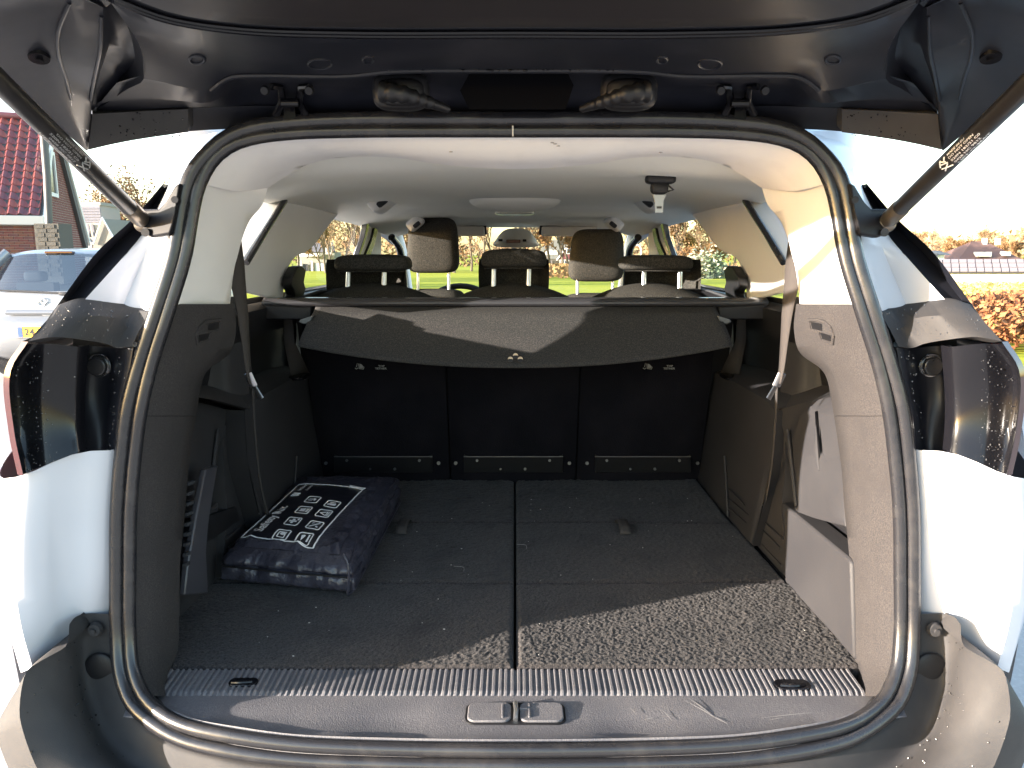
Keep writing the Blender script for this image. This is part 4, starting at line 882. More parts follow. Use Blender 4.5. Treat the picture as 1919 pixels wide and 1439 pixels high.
for i, (v, y, hw) in enumerate(prof):
    rows.append([])
    for t in np.linspace(-1, 1, 61):
        arc = max(0, (i - 2) / 4) ** 1.3 * 40 * (1 - abs(t) ** 2.1)
        u = 966 + t * hw * (1 if i < 6 else 1); rows[-1].append(PY(u, v + arc, y - arc * .0016))
q = MB(); cols = [cr([r[i] for r in rows], 26) for i in range(61)]; g = [[c[k] for c in cols] for k in range(26)]
q.grid(g); flap = mk('cover_flap', q, COVERF, cover, sharp=60); md = flap.modifiers.new('s', 'SOLIDIFY'); md.thickness = .004; md.offset = 1
q = MB(); q.tube(g[-1], .003, 6); mk('flap_hem', q, COVERF, flap)
q = MB()
for (u, v) in ((966, 668), (956.5, 674.5), (975, 674.5)):
    p = PY(u, v, 1.718); q.cyl(p, (0, -1, .45), .006, .003, 14)
mk('cover_emblem', q, DARKIN, flap)
q = MB()
for (u, v) in ((966, 668), (956.5, 674.5), (975, 674.5)):
    p = PY(u, v, 1.713); q.tube([p + Vector((.0055 * math.cos(a), -.002, .0042 * math.sin(a) + .0005)) for a in np.linspace(.2, 2.94, 9)], [.0004, .0012, .002, .0024, .0026, .0024, .002, .0012, .0004], 6)
mk('emblem_rim', q, mat('pale_gold', (.62, .50, .36), .5), flap)
for s_ in (1, -1):
    q = MB(); q.prism([PY(u if s_ > 0 else 1931 - u, v, 1.845) for u, v in ((1345, 592), (1368, 599), (1372, 604), (1363, 608), (1352, 608))], (0, .014, 0)); mk('catch_tab', q, mat('catch_plastic', (.09, .10, .11), .5), cover, bevel=.003)

bag = thing('safety_kit_bag', 'dark blue nylon zip bag printed "Safety Kit" lying on boot carpet', 'bag', (-.43, 1.65, FZ))
BX0, BX1 = -.568, -.312
def sst(a, b, x): t = min(1, max(0, (x - a) / (b - a))); return t * t * (3 - 2 * t)
def bagpt(s, t, z):
    """s across (0 left..1 right), t front to back, z height"""
    fy = 1.455 - .055 * s; by = 1.945
    x0 = BX0 - .012 + .012 * sst(0, .6, t)
    return Vector((x0 + (BX1 - x0) * s + .012 * (t - .5) * s, fy + (by - fy) * t, FZ + .003 + z))
import mathutils.noise as mn
def inset(s, t, d): return (.5 + (s - .5) * (1 - 2 * d / .24), .5 + (t - .5) * (1 - 2 * d / .51))
def ridged(p): return 1 - 2 * abs(mn.noise(p))
def fold(p): # crumpled nylon: sharp ridges at two sizes
    w_ = Vector((mn.noise(p * 9), mn.noise(p * 9 + Vector((5, 1, 2))), mn.noise(p * 9 + Vector((1, 7, 3))))) * .03
    return ridged((p + w_) * 19) * .6 + ridged((p + w_) * 44 + Vector((3, 3, 3))) * .4
def bag_h(s, t): return .060 + .016 * sst(-.02, .14, t) + .012 * math.sin(math.pi * s) * math.sin(math.pi * min(1, t)) + .004 * sst(.3, .9, t)
q = MB(); n1, n2 = 64, 110; per = []
for k in range(n1): per.append((k / n1, 0))
for k in range(n2): per.append((1, k / n2))
for k in range(n1): per.append((1 - k / n1, 1))
for k in range(n2): per.append((0, 1 - k / n2))
rows = []
for (zf, ins) in ((0, .012), (.05, .006), (.12, .001), (.2, -.003), (.3, -.003), (.45, -.004), (.55, -.003), (.61, .0), (.64, .004), (.67, .0), (.73, -.001), (.8, .001), (.88, .005), (.94, .010), (.98, .017), (1.0, .026)):
    r_ = []
    for (s_, t_) in per:
        s2, t2 = inset(s_, t_, ins); h = bag_h(min(max(s2, 0), 1), min(max(t2, 0), 1)); p = bagpt(s2, t2, h * zf)
        a = sst(0, .12, zf) * (.0085 + .006 * sst(.3, 0, t_)) * (1 - sst(.9, 1, zf))
        nrm = Vector(((s_ - .5) * 2 if abs(s_ - .5) > .46 else 0, (t_ - .5) * 2 if abs(t_ - .5) > .48 else 0, .25)).normalized()
        r_.append(p + nrm * (fold(p) - .25) * a)
    rows.append(r_)
q.grid(rows, cu=True)
def top_pt(s_, t_):
    s2, t2 = inset(s_, t_, .026); p = bagpt(s2, t2, bag_h(s2, t2)); edge = min(s_, 1 - s_, t_, 1 - t_)
    wr = .0085 + .007 * sst(.25, 0, t_); am = wr * (1 - .85 * sst(.06, .17, min(s_ * 1.3 + .06, (1 - s_) * 1.0, t_ * 2.8, 1 - t_)))
    return p + Vector((0, 0, .25 * 0 + (fold(p) - .25) * am * sst(-.01, .03, edge) + .003 * sst(0, .1, edge)))
q.grid([[top_pt(a, b) for a in np.linspace(0, 1, 65)] for b in np.linspace(0, 1, 111)])
body = mk('bag_shell', q, BAGM, bag, sharp=70)
bv = BVHTree.FromPolygons([tuple(p) for p in q.v], q.f)
def drop(p, dz=.0012):
    h = bv.ray_cast(Vector((p.x, p.y, 1.2)), Vector((0, 0, -1)))
    return (h[0] if h[0] else Vector((p.x, p.y, FZ + .1))) + Vector((0, 0, dz))
def bhit(u, v):
    h = bv.ray_cast(EYE, ray(u, v).normalized()); return h[0] if h[0] else PZ(u, v, .81)
Az, Bz, Cz, Dz = (bhit(u, v) for u, v in ((452, 1009), (587, 1029), (680, 919), (560, 910)))
def pr(x, y):  # x along the bag (front to back) 0..1, y across 0 (right) .. 1 (left)
    a = Bz.lerp(Cz, x); b = Az.lerp(Dz, x); return a.lerp(b, y)
pn = MB(); pn.grid([[drop(pr(x, y), .0008) for y in np.linspace(0, 1, 26)] for x in np.linspace(0, 1, 40)]); mk('print_panel', pn, BAGP, bag, sharp=70)
prt = MB()
def stroke(pts, r=.0012, closed=False):
    if closed: pts = list(pts) + [pts[0]]
    d = []
    for a, b in zip(pts, pts[1:]):
        n = max(2, int(math.hypot((b[0] - a[0]) * .36, (b[1] - a[1]) * .17) / .006) + 1)
        d += [(a[0] + (b[0] - a[0]) * t, a[1] + (b[1] - a[1]) * t) for t in np.linspace(0, 1, n, endpoint=False)]
    d.append(pts[-1]); prt.tube([drop(pr(*p), .0016) for p in d], r, 5, flat=(.5, 1), up=(0, 0, 1))
def fill(pts):
    prt.add([drop(pr(*p), .002) for p in pts], [tuple(range(len(pts)))])
stroke([(0, 0), (1, 0), (1, 1), (0, 1)], .0019, True)
def px2(u, v):
    p = bhit(u, v)
    x, y = .5, .5
    for _ in range(30):
        e = p - pr(x, y); dx = (pr(x + .01, y) - pr(x - .01, y)) / .02; dy = (pr(x, y + .01) - pr(x, y - .01)) / .02
        M2 = np.array([[dx.x, dy.x], [dx.y, dy.y]]); s_ = np.linalg.solve(M2, [e.x, e.y]); x += s_[0]; y += s_[1]
    return x, y
def ptext(txt, p0, p1, hgt, bold=.03):
    tv, tf, tl = text_mesh(txt, 1.0, bold); L_ = p1[0] - p0[0]
    vs_ = []
    for p in tv:
        k = p.x / tl; vs_.append(drop(pr(p0[0] + L_ * k, p0[1] + (p1[1] - p0[1]) * k + p.y * hgt), .002))
    prt.add(vs_, tf)
a, b = px2(467, 1003), px2(517, 958); ptext('Safety Kit', (a[0] + .045, .77), (b[0] + .05, .77), .19, .03)
a = px2(556, 927)
# maker's mark at the far corner
b0x = .72
for (x0, x1) in ((0, .03), (.03, .06)): stroke([(b0x + x0, .90), (b0x + x0 + .015, .80), (b0x + x1, .90)], .0026)
ptext('walser', (.83, .84), (.99, .84), .09); ptext('Autogas', (.84, .74), (.96, .74), .06)
IC = [px2(u, v) for u, v in ((528, 1002), (570, 1009), (549, 978), (590, 986), (569, 957), (607, 963.5), (586, 937.5), (623, 946))]
for k, (cx, cy) in enumerate(IC):
    wx, wy = .057, .092
    stroke([(cx - wx, cy - wy * .8), (cx - wx * .8, cy - wy), (cx + wx * .8, cy - wy), (cx + wx, cy - wy * .8), (cx + wx, cy + wy * .8), (cx + wx * .8, cy + wy), (cx - wx * .8, cy + wy), (cx - wx, cy + wy * .8)], .0016, True)
    f = lambda *P: fill([(cx + x * wx, cy + y * wy) for x, y in P]); s2 = lambda *P: stroke([(cx + x * wx, cy + y * wy) for x, y in P], .0014)
    if k == 0: s2((-.5, -.5), (-.5, .5), (.5, .5), (.5, -.5), (-.5, -.5)); f(*[(.1 + .3 * math.cos(t), -.1 + .4 * math.sin(t)) for t in np.linspace(0, 6.1, 12)])
    elif k == 1: f((-.6, .3), (.3, .5), (.5, .1), (.3, -.1)); f((-.6, -.7), (.6, -.7), (.6, -.45), (-.6, -.45))
    elif k == 2: f((-.2, -.6), (.2, -.6), (.2, .6), (-.2, .6)); f((-.6, -.2), (-.2, -.2), (-.2, .2), (-.6, .2)); f((.2, -.2), (.6, -.2), (.6, .2), (.2, .2)); f((.3, -.8), (.75, -.8), (.75, -.5), (.3, -.5))
    elif k == 3: f((-.7, .55), (-.5, .75), (.75, -.45), (.55, -.65)); f((-.6, -.3), (-.2, -.6), (-.1, -.2)); f((.2, .6), (.6, .5), (.6, .15)); f((-.7, -.6), (-.4, -.7), (-.5, -.4))
    elif k == 4: f((-.5, .6), (-.1, .45), (.3, .6), (.45, -.3), (-.5, -.3)); s2((-.5, -.5), (.45, -.5)); s2((-.5, -.72), (.45, -.72))
    elif k == 5: s2((-.55, -.45), (.55, -.45), (0, .6), (-.55, -.45)); s2((-.6, -.7), (.6, -.7))
    elif k == 6: f((-.5, -.5), (.2, -.6), (.45, -.2), (.2, .0), (-.5, .0)); f((-.5, 0), (-.35, .0), (-.3, .65), (-.45, .6)); f((-.2, 0), (-.05, 0), (0, .7), (-.15, .7)); f((.05, 0), (.2, 0), (.3, .55), (.18, .6))
    else: f((-.5, -.6), (.1, -.6), (.1, .3), (-.5, .3)); s2((-.35, .35), (-.3, .65), (-.05, .65), (0, .35)); f((.25, -.4), (.5, -.4), (.5, .5), (.25, .5))
mk('white_print', prt, WHITEP, bag)
q = MB(); q.prism([drop(pr(x, y), .002) for x, y in ((.985, .0), (1.03, -.02), (1.03, .22), (1.0, .2))], (0, 0, .002)); mk('fabric_tag', q, WHITEP, bag)
zp = MB(); rz = []
for s in np.linspace(.02, .97, 40):
    s2, t2 = inset(s, 0, -.004); rz.append(bagpt(s2, t2, bag_h(s, 0) * .66) + Vector((0, -.008, .001 * math.sin(s * 9))))
zp.tube(rz, .0022, 6); mk('zip', zp, PLASTIC_D, bag)
q = MB(); q.tube(cr([bagpt(.965, -.02, .088), bagpt(1.0, -.028, .07), bagpt(1.0, -.03, .03), bagpt(.985, -.02, .006), bagpt(1.01, .02, .004)], 16), .0024, 8); q.tube([bagpt(1.01, t, .012 + .075 * k + .0 * t) + Vector((.004, 0, 0)) for k in (0,) for t in np.linspace(0, .95, 8)], .003, 6); mk('bag_piping', q, BAGM, bag)
q = MB()
for zf_, dx_ in ((.5, .006), (.93, -.004)): q.tube([bagpt(1.0, t_, bag_h(1, t_) * zf_) + Vector((dx_ + .003 * math.sin(t_ * 23), 0, .002 * math.sin(t_ * 17))) for t_ in np.linspace(.02, .97, 40)], .0022, 6)
mk('gusset_seam', q, BAGM, bag)

# ================================================================== outside: trees, houses, cars
BARK = mat('bark', (.09, .07, .052), .95, bump=(30, .5, .02), var=[(4, (.15, .12, .09), .4, .7)])
TWIG = mat('twig', (.14, .092, .058), .95)
LEAFO = mat('orange_leaf', (.17, .080, .032), .8, var=[(2.5, (.21, .125, .045), .4, .65), (7, (.10, .05, .025), .55, .75)])
LEAFB = mat('brown_leaf', (.15, .09, .048), .85, var=[(2, (.19, .125, .062), .4, .65)])
LEAFG = mat('evergreen_leaf', (.06, .09, .03), .8, var=[(2, (.10, .12, .04), .4, .65)])
COPPER = mat('copper_leaf', (.21, .070, .022), .7, var=[(9, (.30, .15, .055), .45, .6), (23, (.09, .032, .014), .55, .7)])
def tree_mesh(seed, h, spread, leaves, lsize, levels=4):
    rs = random.Random(seed); tr_, cr_ = MB(), MB(); tips = []
    def limb(p, d, ln, r, lv):
        n = 4; pts = [p]; dd = d.copy()
        for k in range(n):
            dd = (dd + Vector((rs.gauss(0, .12), rs.gauss(0, .12), rs.gauss(.05, .08)))).normalized(); pts.append(pts[-1] + dd * ln / n)
        (tr_ if lv == 0 else cr_).tube(pts, [r * (1 - .6 * i / n) for i in range(n + 1)], 6 if lv < 2 else 4)
        if lv >= levels - 1: tips.extend(pts[1:]); return
        kids = 6 if lv == 0 else rs.choice((3, 4))
        for k in range(kids):
            t = rs.uniform(.35, 1) if lv else .3 + .7 * k / kids; i = min(n - 1, int(t * n)); q0 = pts[i].lerp(pts[i + 1], t * n - i)
            ang = rs.uniform(0, 6.28); tilt = rs.uniform(.4, 1.0) * spread
            nd = (dd + Vector((math.cos(ang) * tilt, math.sin(ang) * tilt, rs.uniform(0, .35)))).normalized()
            limb(q0, nd, ln * rs.uniform(.45, .68), r * (.5 if lv == 0 else .55), lv + 1)
        tips.append(pts[-1])
    limb(Vector((0, 0, 0)), Vector((0, 0, 1)), h * .62, h * .016, 0)
    lf = MB()
    for k in range(leaves):
        c = rs.choice(tips) + Vector((rs.gauss(0, 1), rs.gauss(0, 1), rs.gauss(0, 1))) * h * .035
        a = Vector((rs.gauss(0, 1), rs.gauss(0, 1), rs.gauss(0, 1))).normalized(); b = a.orthogonal().normalized(); s_ = lsize * rs.uniform(.6, 1.4)
        lf.add([c - a * s_, c + b * s_ * .5, c + a * s_, c - b * s_ * .5], [(0, 1, 2, 3)])
    return tr_, cr_, lf
def mesh_of(mb, m, name):
    me = bpy.data.meshes.new(name); me.from_pydata([tuple(p) for p in mb.v], [], mb.f); me.materials.append(m); return me
KIND = []
for i, (seed, h, sp_, lv, ls, lm) in enumerate(((3, 11, .75, 900, .16, LEAFB), (5, 12, .6, 450, .15, LEAFB), (8, 9, .9, 3000, .19, LEAFO), (11, 7, 1.0, 3600, .18, LEAFO), (14, 10, .6, 1800, .2, LEAFG))):
    t_, c_, l_ = tree_mesh(seed, h, sp_, lv, ls)
    KIND.append((mesh_of(t_, BARK, 'trunk'), mesh_of(c_, TWIG, 'branches'), mesh_of(l_, lm, 'leaves')))
TL = ['bare brown tree with few leaves standing in the wood beyond the field', 'slim bare tree with pale trunk standing in the wood beyond the field', 'orange-leaved autumn tree at the edge of the wood', 'low rust-orange autumn tree at the edge of the wood', 'dark green leafy tree at the edge of the wood']
def tree(x, y, k, s=1., rot=None, label=None, group=None, z=None):
    o = thing(('bare_tree', 'bare_tree', 'autumn_tree', 'autumn_tree', 'evergreen_tree')[k], label or TL[k], 'tree', (x, y, (G(x, y) if z is None else z) - .05), group or ('bare trees in the wood', 'bare trees in the wood', 'autumn trees at the wood edge', 'autumn trees at the wood edge', 'evergreen trees at the wood edge')[k])
    o.scale = (s, s, s); o.rotation_euler[2] = random.uniform(0, 6.28) if rot is None else rot
    for nm, me in zip(('trunk', 'branches', 'leaves'), KIND[k]):
        c = bpy.data.objects.new(nm, me); COL.objects.link(c); c.parent = o
    return o
random.seed(21)
def zone(x, y):
    u = UC + x / y * FPX
    return ('left door windows' if u < 730 else 'windscreen left of the middle headrest' if u < 905 else 'windscreen beside the ceiling console' if u < 1060 else 'right front window' if u < 1225 else 'right rear door window' if u < 1395 else 'right quarter window' if u < 1560 else '')
TN = ['bare brown tree', 'slim pale-trunked bare tree', 'orange-leaved tree', 'low rust-orange tree']
def wood_tree(x, y, k, s_):
    z_ = zone(x, y)
    if z_: tree(x, y, k, s_, label=TN[k] + ' of the wood seen through the ' + z_, group=TN[k] + 's behind the ' + z_)
    else: tree(x, y, k, s_, label=TN[k] + ' in the far row above the long shed', group=TN[k] + 's above the long shed')
for k in range(40):   # wood seen through the windscreen and the door windows
    x = -31 + 62 * (k + random.uniform(-.4, .4)) / 40; wood_tree(x, random.uniform(92, 122), random.choice((0, 1, 1, 0, 2)), random.uniform(.85, 1.25))
for k in range(16):   # low autumn trees to the right
    y = random.uniform(150, 205); wood_tree(y * (.44 + .27 * (k + random.uniform(-.4, .4)) / 16), y, random.choice((2, 3, 3, 0, 2)), random.uniform(.7, 1.0))
for k in range(16): wood_tree(17 + 21 * (k + random.uniform(-.4, .4)) / 16, random.uniform(72, 92), random.choice((0, 3, 0, 0)), random.uniform(.40, .52))
for (u, Y, k, s_) in ((205, 48, 0, .62), (186, 50, 2, .50), (232, 46, 3, .55), (255, 47, 2, .52), (285, 50, 0, .62), (310, 52, 2, .55), (270, 40, 3, .42), (240, 38, 3, .36), (160, 56, 0, .6), (335, 54, 3, .7), (365, 56, 0, .7)):
    p = PY(u, 471, Y); tree(p.x, Y, k, s_, label={205: 'bare-topped tree rising right above the slate dormer', 186: 'small orange tree just behind the slate dormer', 232: 'rust-orange tree between the dormer and the gas strut', 255: 'orange tree half hidden by the lower end of the gas strut', 285: 'bare tree showing just above the strut bracket', 310: 'orange tree behind the strut bracket and the pillar', 270: 'low rust-orange tree under the end of the gas strut', 240: 'low rust-orange bushy tree right of the pale gable', 160: 'bare tree beside the sloping bargeboard of the brick house', 335: 'rust-orange tree hidden behind the white car pillar', 365: 'bare tree hidden behind the white pillar and black seal'}[u])
for (u, Y) in ((480, 40), (505, 44), (455, 38)):
    p = PY(u, 471, Y); tree(p.x, Y, 4, .55, label={480: 'green leafy tree in the middle of the car rear side window', 505: 'green leafy tree at the bottom strip of the car rear side window', 455: 'green leafy tree hidden behind the pale pillar trim'}[u])
# distant wood closing the horizon (reads as one mass)
rs = np.random.default_rng(3); N = 26000
ang = rs.uniform(-1.2, 1.2, N); dist = rs.uniform(235, 290, N)
cx, cy = np.sin(ang) * dist, np.cos(ang) * dist
hh = 8.5 + 2.0 * np.sin(cx * .09) + 1.4 * np.sin(cx * .31 + 1) + 1.0 * np.sin(cx * .77)
cz = -.0145 * (np.minimum(cy, 400) - 9) + rs.uniform(0, 1, N) ** .7 * hh
sz = rs.uniform(.25, .75, N)[:, None, None]
tri = rs.normal(0, 1, (N, 3, 3)) * sz
V = (np.stack([cx, cy, cz], 1)[:, None, :] + tri).reshape(-1, 3)
me = bpy.data.meshes.new('far_wood'); me.from_pydata(V.tolist(), [], np.arange(N * 3).reshape(-1, 3).tolist()); me.materials.append(LEAFO); me.materials.append(LEAFB)
me.polygons.foreach_set('material_index', rs.integers(0, 2, N)); fw = bpy.data.objects.new('far_wood', me); COL.objects.link(fw); tag(fw, 'distant brown and orange wood along the horizon', 'wood', kind='stuff')
def heap(name, n, fn, size, m, label, cat, kind=None, seed=1):
    rs = random.Random(seed); mb = MB()
    for k in range(n):
        c = fn(rs); a = Vector((rs.gauss(0, 1), rs.gauss(0, 1), rs.gauss(0, .8))).normalized(); b = a.orthogonal().normalized(); s_ = size * rs.uniform(.6, 1.3); w_ = a.cross(b) * s_ * .15
        mb.add([c - a * s_, c + b * s_ * .55 + w_, c + a * s_, c - b * s_ * .55 + w_], [(0, 1, 2, 3)])
    return tag(mk(name, mb, m, None, sharp=180), label, cat, kind=kind)
# copper hedge just right of the car
h0_ = PY(1995, 600, 11.5)
def hfn(rs):
    x = 6.6 + rs.random() * 3.4; y = 10.6 + rs.random() * 2.2; top = .78 * (1 - .25 * max(0, (7.3 - x)) - .05 * math.sin(x * 3)) * (1 - .25 * abs((y - 11.7) / 1.1) ** 2)
    return Vector((x, y, rs.random() ** .6 * max(top, .15)))
heap('copper_hedge', 9000, hfn, .055, COPPER, 'copper-leaved low hedge growing beside the drive, right of the white car', 'hedge')
BRACK = mat('bracken', (.24, .13, .05), .95, var=[(1.5, (.30, .19, .07), .4, .65)])
heap('bracken', 5000, lambda r: (lambda x, y: Vector((x, y, G(x, y) + r.random() * 1.1)))(r.uniform(2, 45), r.uniform(62, 84)), .28, BRACK, 'brown bracken along the far edge of the field', 'bracken', 'stuff', 4)
heap('dry_grass', 6000, lambda r: (lambda x, y: Vector((x, y, G(x, y) + r.random() * .30)))(r.uniform(14, 30), r.uniform(25, 40)), .12, mat('straw', (.50, .38, .10), .95), 'tall straw-coloured grass before the long low shed', 'grass', 'stuff', 6)
PAMP = mat('pampas', (.40, .375, .27), .95, var=[(3, (.28, .28, .19), .4, .6)])
for (u, v, lb_, m_, s_, cat, nm) in ((1312, 503, 'pale feathery pampas clump at the field edge, seen through right door window', PAMP, 1.3, 'pampas grass', 'pampas_grass'), (1335, 507, 'grey-green round shrub at the field edge beside the pampas clump', mat('shrub', (.12, .16, .09), .9), 1.1, 'shrub', 'shrub')):
    p = PY(u, v, 62); heap(nm, 900, lambda r: Vector((p.x + r.gauss(0, s_ * .5), p.y + r.gauss(0, s_ * .5), G(p.x, p.y) + abs(r.gauss(.5, .45)) * s_ * 1.2)), .16, m_, lb_, cat)

# ---- parked silver hatchback
hx, hy = -4.95, 7.95
hc = thing('parked_hatchback', 'silver hatchback parked by the brick house, rear window and yellow plate showing', 'car', (hx, hy + 1.9, 0))
def hp(x, y, z): return Vector((hx + x, hy + y, z))
prof = [(.22, .30, .70), (.36, .04, .80), (.52, .0, .83), (.66, .03, .835), (.74, .09, .83), (.80, .11, .82), (.93, .14, .80), (.985, .17, .775)]
body = MB(); body.loft([[hp(s, y + .28 * (abs(s) / w_) ** 5, z) for s in np.linspace(-w_, w_, 25)] for (z, y, w_) in prof], 25, 34)
body.loft([[hp(s * sg_, y2, z2) for (y2, z2) in ((.42, prof_z), (1.2, prof_z + .0), (2.6, prof_z), (3.9, prof_z - .05))] for sg_ in (1,) for (s, prof_z) in ((.775, .985), (.83, .80), (.835, .55), (.76, .22))], 14, 12)
body.loft([[hp(-s, y2, z2) for (y2, z2) in ((.42, pz), (1.2, pz), (2.6, pz), (3.9, pz - .05))] for (s, pz) in ((.775, .985), (.83, .80), (.835, .55), (.76, .22))], 14, 12)
body.loft([[hp(s, y, z - .05 * (abs(s) / w_) ** 4) for s in np.linspace(-w_, w_, 21)] for (y, z, w_) in ((.50, 1.375, .545), (.56, 1.405, .56), (.8, 1.425, .58), (1.6, 1.43, .6), (2.3, 1.36, .58))], 21, 16)
hb2 = mk('body', body, SILVER, hc, sharp=50)
for sg_ in (1, -1):
    q = MB(); q.tube(cr([hp(sg_ * .76, .20, .985), hp(sg_ * .67, .36, 1.2), hp(sg_ * .565, .53, 1.385)], 10), .055, 10, flat=(1, .6)); mk('roof_pillar', q, SILVER, hc)
    q = MB(); q.loft([[hp(sg_ * .77, .45, .98), hp(sg_ * .60, .62, 1.36)], [hp(sg_ * .77, 2.9, .98), hp(sg_ * .60, 2.2, 1.36)]], 5, smooth=False); mk('side_window', q, GLASS_D, hc)
    q = MB(); q.loft([[hp(sg_ * x, y, z) for (x, y) in ((.64, .075), (.74, .13), (.81, .30), (.835, .5))] for z in (.68, .80, .92)], 10, smooth=False); mk('tail_light', q, LENS, hc)
    for yy in (.75, 3.1): q = MB(); q.cyl(hp(sg_ * .64, yy, .3), (sg_, 0, 0), .3, .2, 24); mk('wheel', q, RUBBER, hc, bevel=.02)
q = MB(); q.loft([[hp(s, .19 + .10 * (abs(s) / .7) ** 4, .98) for s in np.linspace(-.70, .70, 15)], [hp(s, .34 + .08 * (abs(s) / .63) ** 4, 1.19) for s in np.linspace(-.63, .63, 15)], [hp(s, .49 + .05 * (abs(s) / .54) ** 4, 1.375) for s in np.linspace(-.53, .53, 15)]], 15, 9); mk('rear_window', q, GLASS_D, hc)
q = MB(); q.loft([[hp(s, 2.55, 1.36) for s in np.linspace(-.55, .55, 9)], [hp(s, 3.1, .98) for s in np.linspace(-.7, .7, 9)]], 9, smooth=False); mk('windscreen', q, GLASS_T, hc)
for (x, y, w_, h_) in ((-.17, 1.55, .26, .26), (.22, 1.6, .24, .20), (-.45, .8, .24, .12), (.45, .8, .24, .12)): 
    q = MB(); q.sell(hp(x, y, 1.12), (w_, .12, h_), .5, .5, 18, 12); q.box(hp(x, y + .02, .85), (.42, .12, .4)); mk('seat', q, DARKIN, hc)
q = MB(); q.box(hp(0, 2.0, .86), (1.35, 2.6, .1)); mk('cabin_floor', q, DARKIN, hc)
q = MB(); q.box(hp(.02, .50, 1.388), (.30, .06, .022)); mk('brake_light', q, LENS, hc, bevel=.004)
q = MB(); q.tube([hp(-.62, .16, 1.0), hp(-.2, .16, .985), hp(.18, .155, .965)], [.006, .012, .012], 8); q.sell(hp(.22, .155, .96), (.10, .04, .04), .6, .6, 12, 8); mk('wiper', q, DARKIN, hc)
q = MB(); c0 = hp(0, .125, .878); q.tube([c0 + Vector((.042 * math.cos(a), -.012, .042 * math.sin(a))) for a in np.linspace(0, 2 * math.pi, 30, endpoint=False)], .0055, 8, closed=True); q.tube([c0 + Vector(a) for a in ((-.062, -.014, .004), (-.01, -.014, .009), (.008, -.014, -.008), (.062, -.014, -.003))], .005, 6); mk('badge', q, CHROME, hc)
q = MB(); q.loft([[hp(s, .085 - .012, .745), ] * 1 + [hp(s + .001, .08 - .02, .77), hp(s, .09, .80)] for s in np.linspace(-.36, .36, 9)], 9, smooth=False); mk('boot_ledge', q, SILVER, hc)
q = MB(); q.sell(hp(.055, .10, .758), (.125, .05, .05), .8, .8, 18, 12); mk('boot_handle', q, CHROME, hc)
q = MB(); q.box(hp(.06, -.004, .575), (.56, .02, .14)); pr_ = mk('plate_holder', q, SILVER, hc, bevel=.01)
q = MB(); q.box(hp(.07, -.017, .575), (.52, .006, .108)); mk('number_plate', q, AMBERP, pr_)
q = MB(); q.box(hp(-.168, -.0215, .575), (.042, .003, .104)); mk('plate_band', q, BLUEP, pr_)
tv, tf, tl = text_mesh('24-KR', 1., .02); q = MB(); q.add([hp(-.125 + p.x * .105, -.0225, .543 + p.y * .095) for p in tv], tf); mk('plate_text', q, DARKIN, pr_)

# ---- brick house with red pantiles, at the left
BRICKM = [mat('brick_' + a, tuple(q_ * .6 for q_ in c), .9, bump=(30, .4, .01), var=[(6, tuple(q_ * .6 for q_ in c2), .4, .7)]) for a, c, c2 in (('red', (.20, .055, .05), (.26, .09, .08)), ('purple', (.16, .06, .065), (.22, .10, .10)), ('brown', (.24, .09, .06), (.18, .07, .06)))]
MORTAR = mat('mortar', (.30, .28, .265), .95, bump=(40, .3, .01))
TILEM = [mat('tile_' + a, c, .38, spec=.5, coat=.15, var=[(5, c2, .4, .7)]) for a, c, c2 in (('red', (.20, .048, .045), (.16, .045, .045)), ('plum', (.13, .045, .052), (.17, .05, .055)), ('orange', (.25, .062, .042), (.20, .05, .045)))]
WHITEW = mat('white_wood', (.56, .55, .53), .6)
DARKW = mat('dark_board', (.05, .048, .05), .7)
K0, K2 = PY(76, 404, 20.0), PY(157, 448, 25.2)
hg_ = Vector((K2.x - K0.x, K2.y - K0.y, 0)).normalized(); he_ = Vector((-hg_.y, hg_.x, 0)); he_ = he_ if he_.x < 0 else -he_
K0.z = PY(76, 404, 20).z
ze = K0.z; Kr = PY(97, 225, 22.2); zr = Kr.z; dr = (Vector((Kr.x, Kr.y, 0)) - Vector((K0.x, K0.y, 0))).dot(hg_); db = (Vector((K2.x, K2.y, 0)) - Vector((K0.x, K0.y, 0))).dot(hg_); zb = K2.z
house = thing('brick_house', 'brick house with glossy red pantile roof and white bargeboards', 'house', (K0.x, K0.y, 0))
def hq(e, g, z): return Vector((K0.x, K0.y, 0)) + he_ * e + hg_ * g + Vector((0, 0, z))
q = MB(); q.prism([hq(0, .12, 0), hq(0, db - .1, 0), hq(0, db - .1, zb), hq(0, dr, zr - .12), hq(0, .12, ze)], he_ * .25); gab = mk('gable_wall', q, MORTAR, house)
q = MB(); q.prism([hq(0, .12, 0), hq(7, .12, 0), hq(7, .12, ze), hq(0, .12, ze)], hg_ * .25); fw_ = mk('house_wall', q, MORTAR, house)
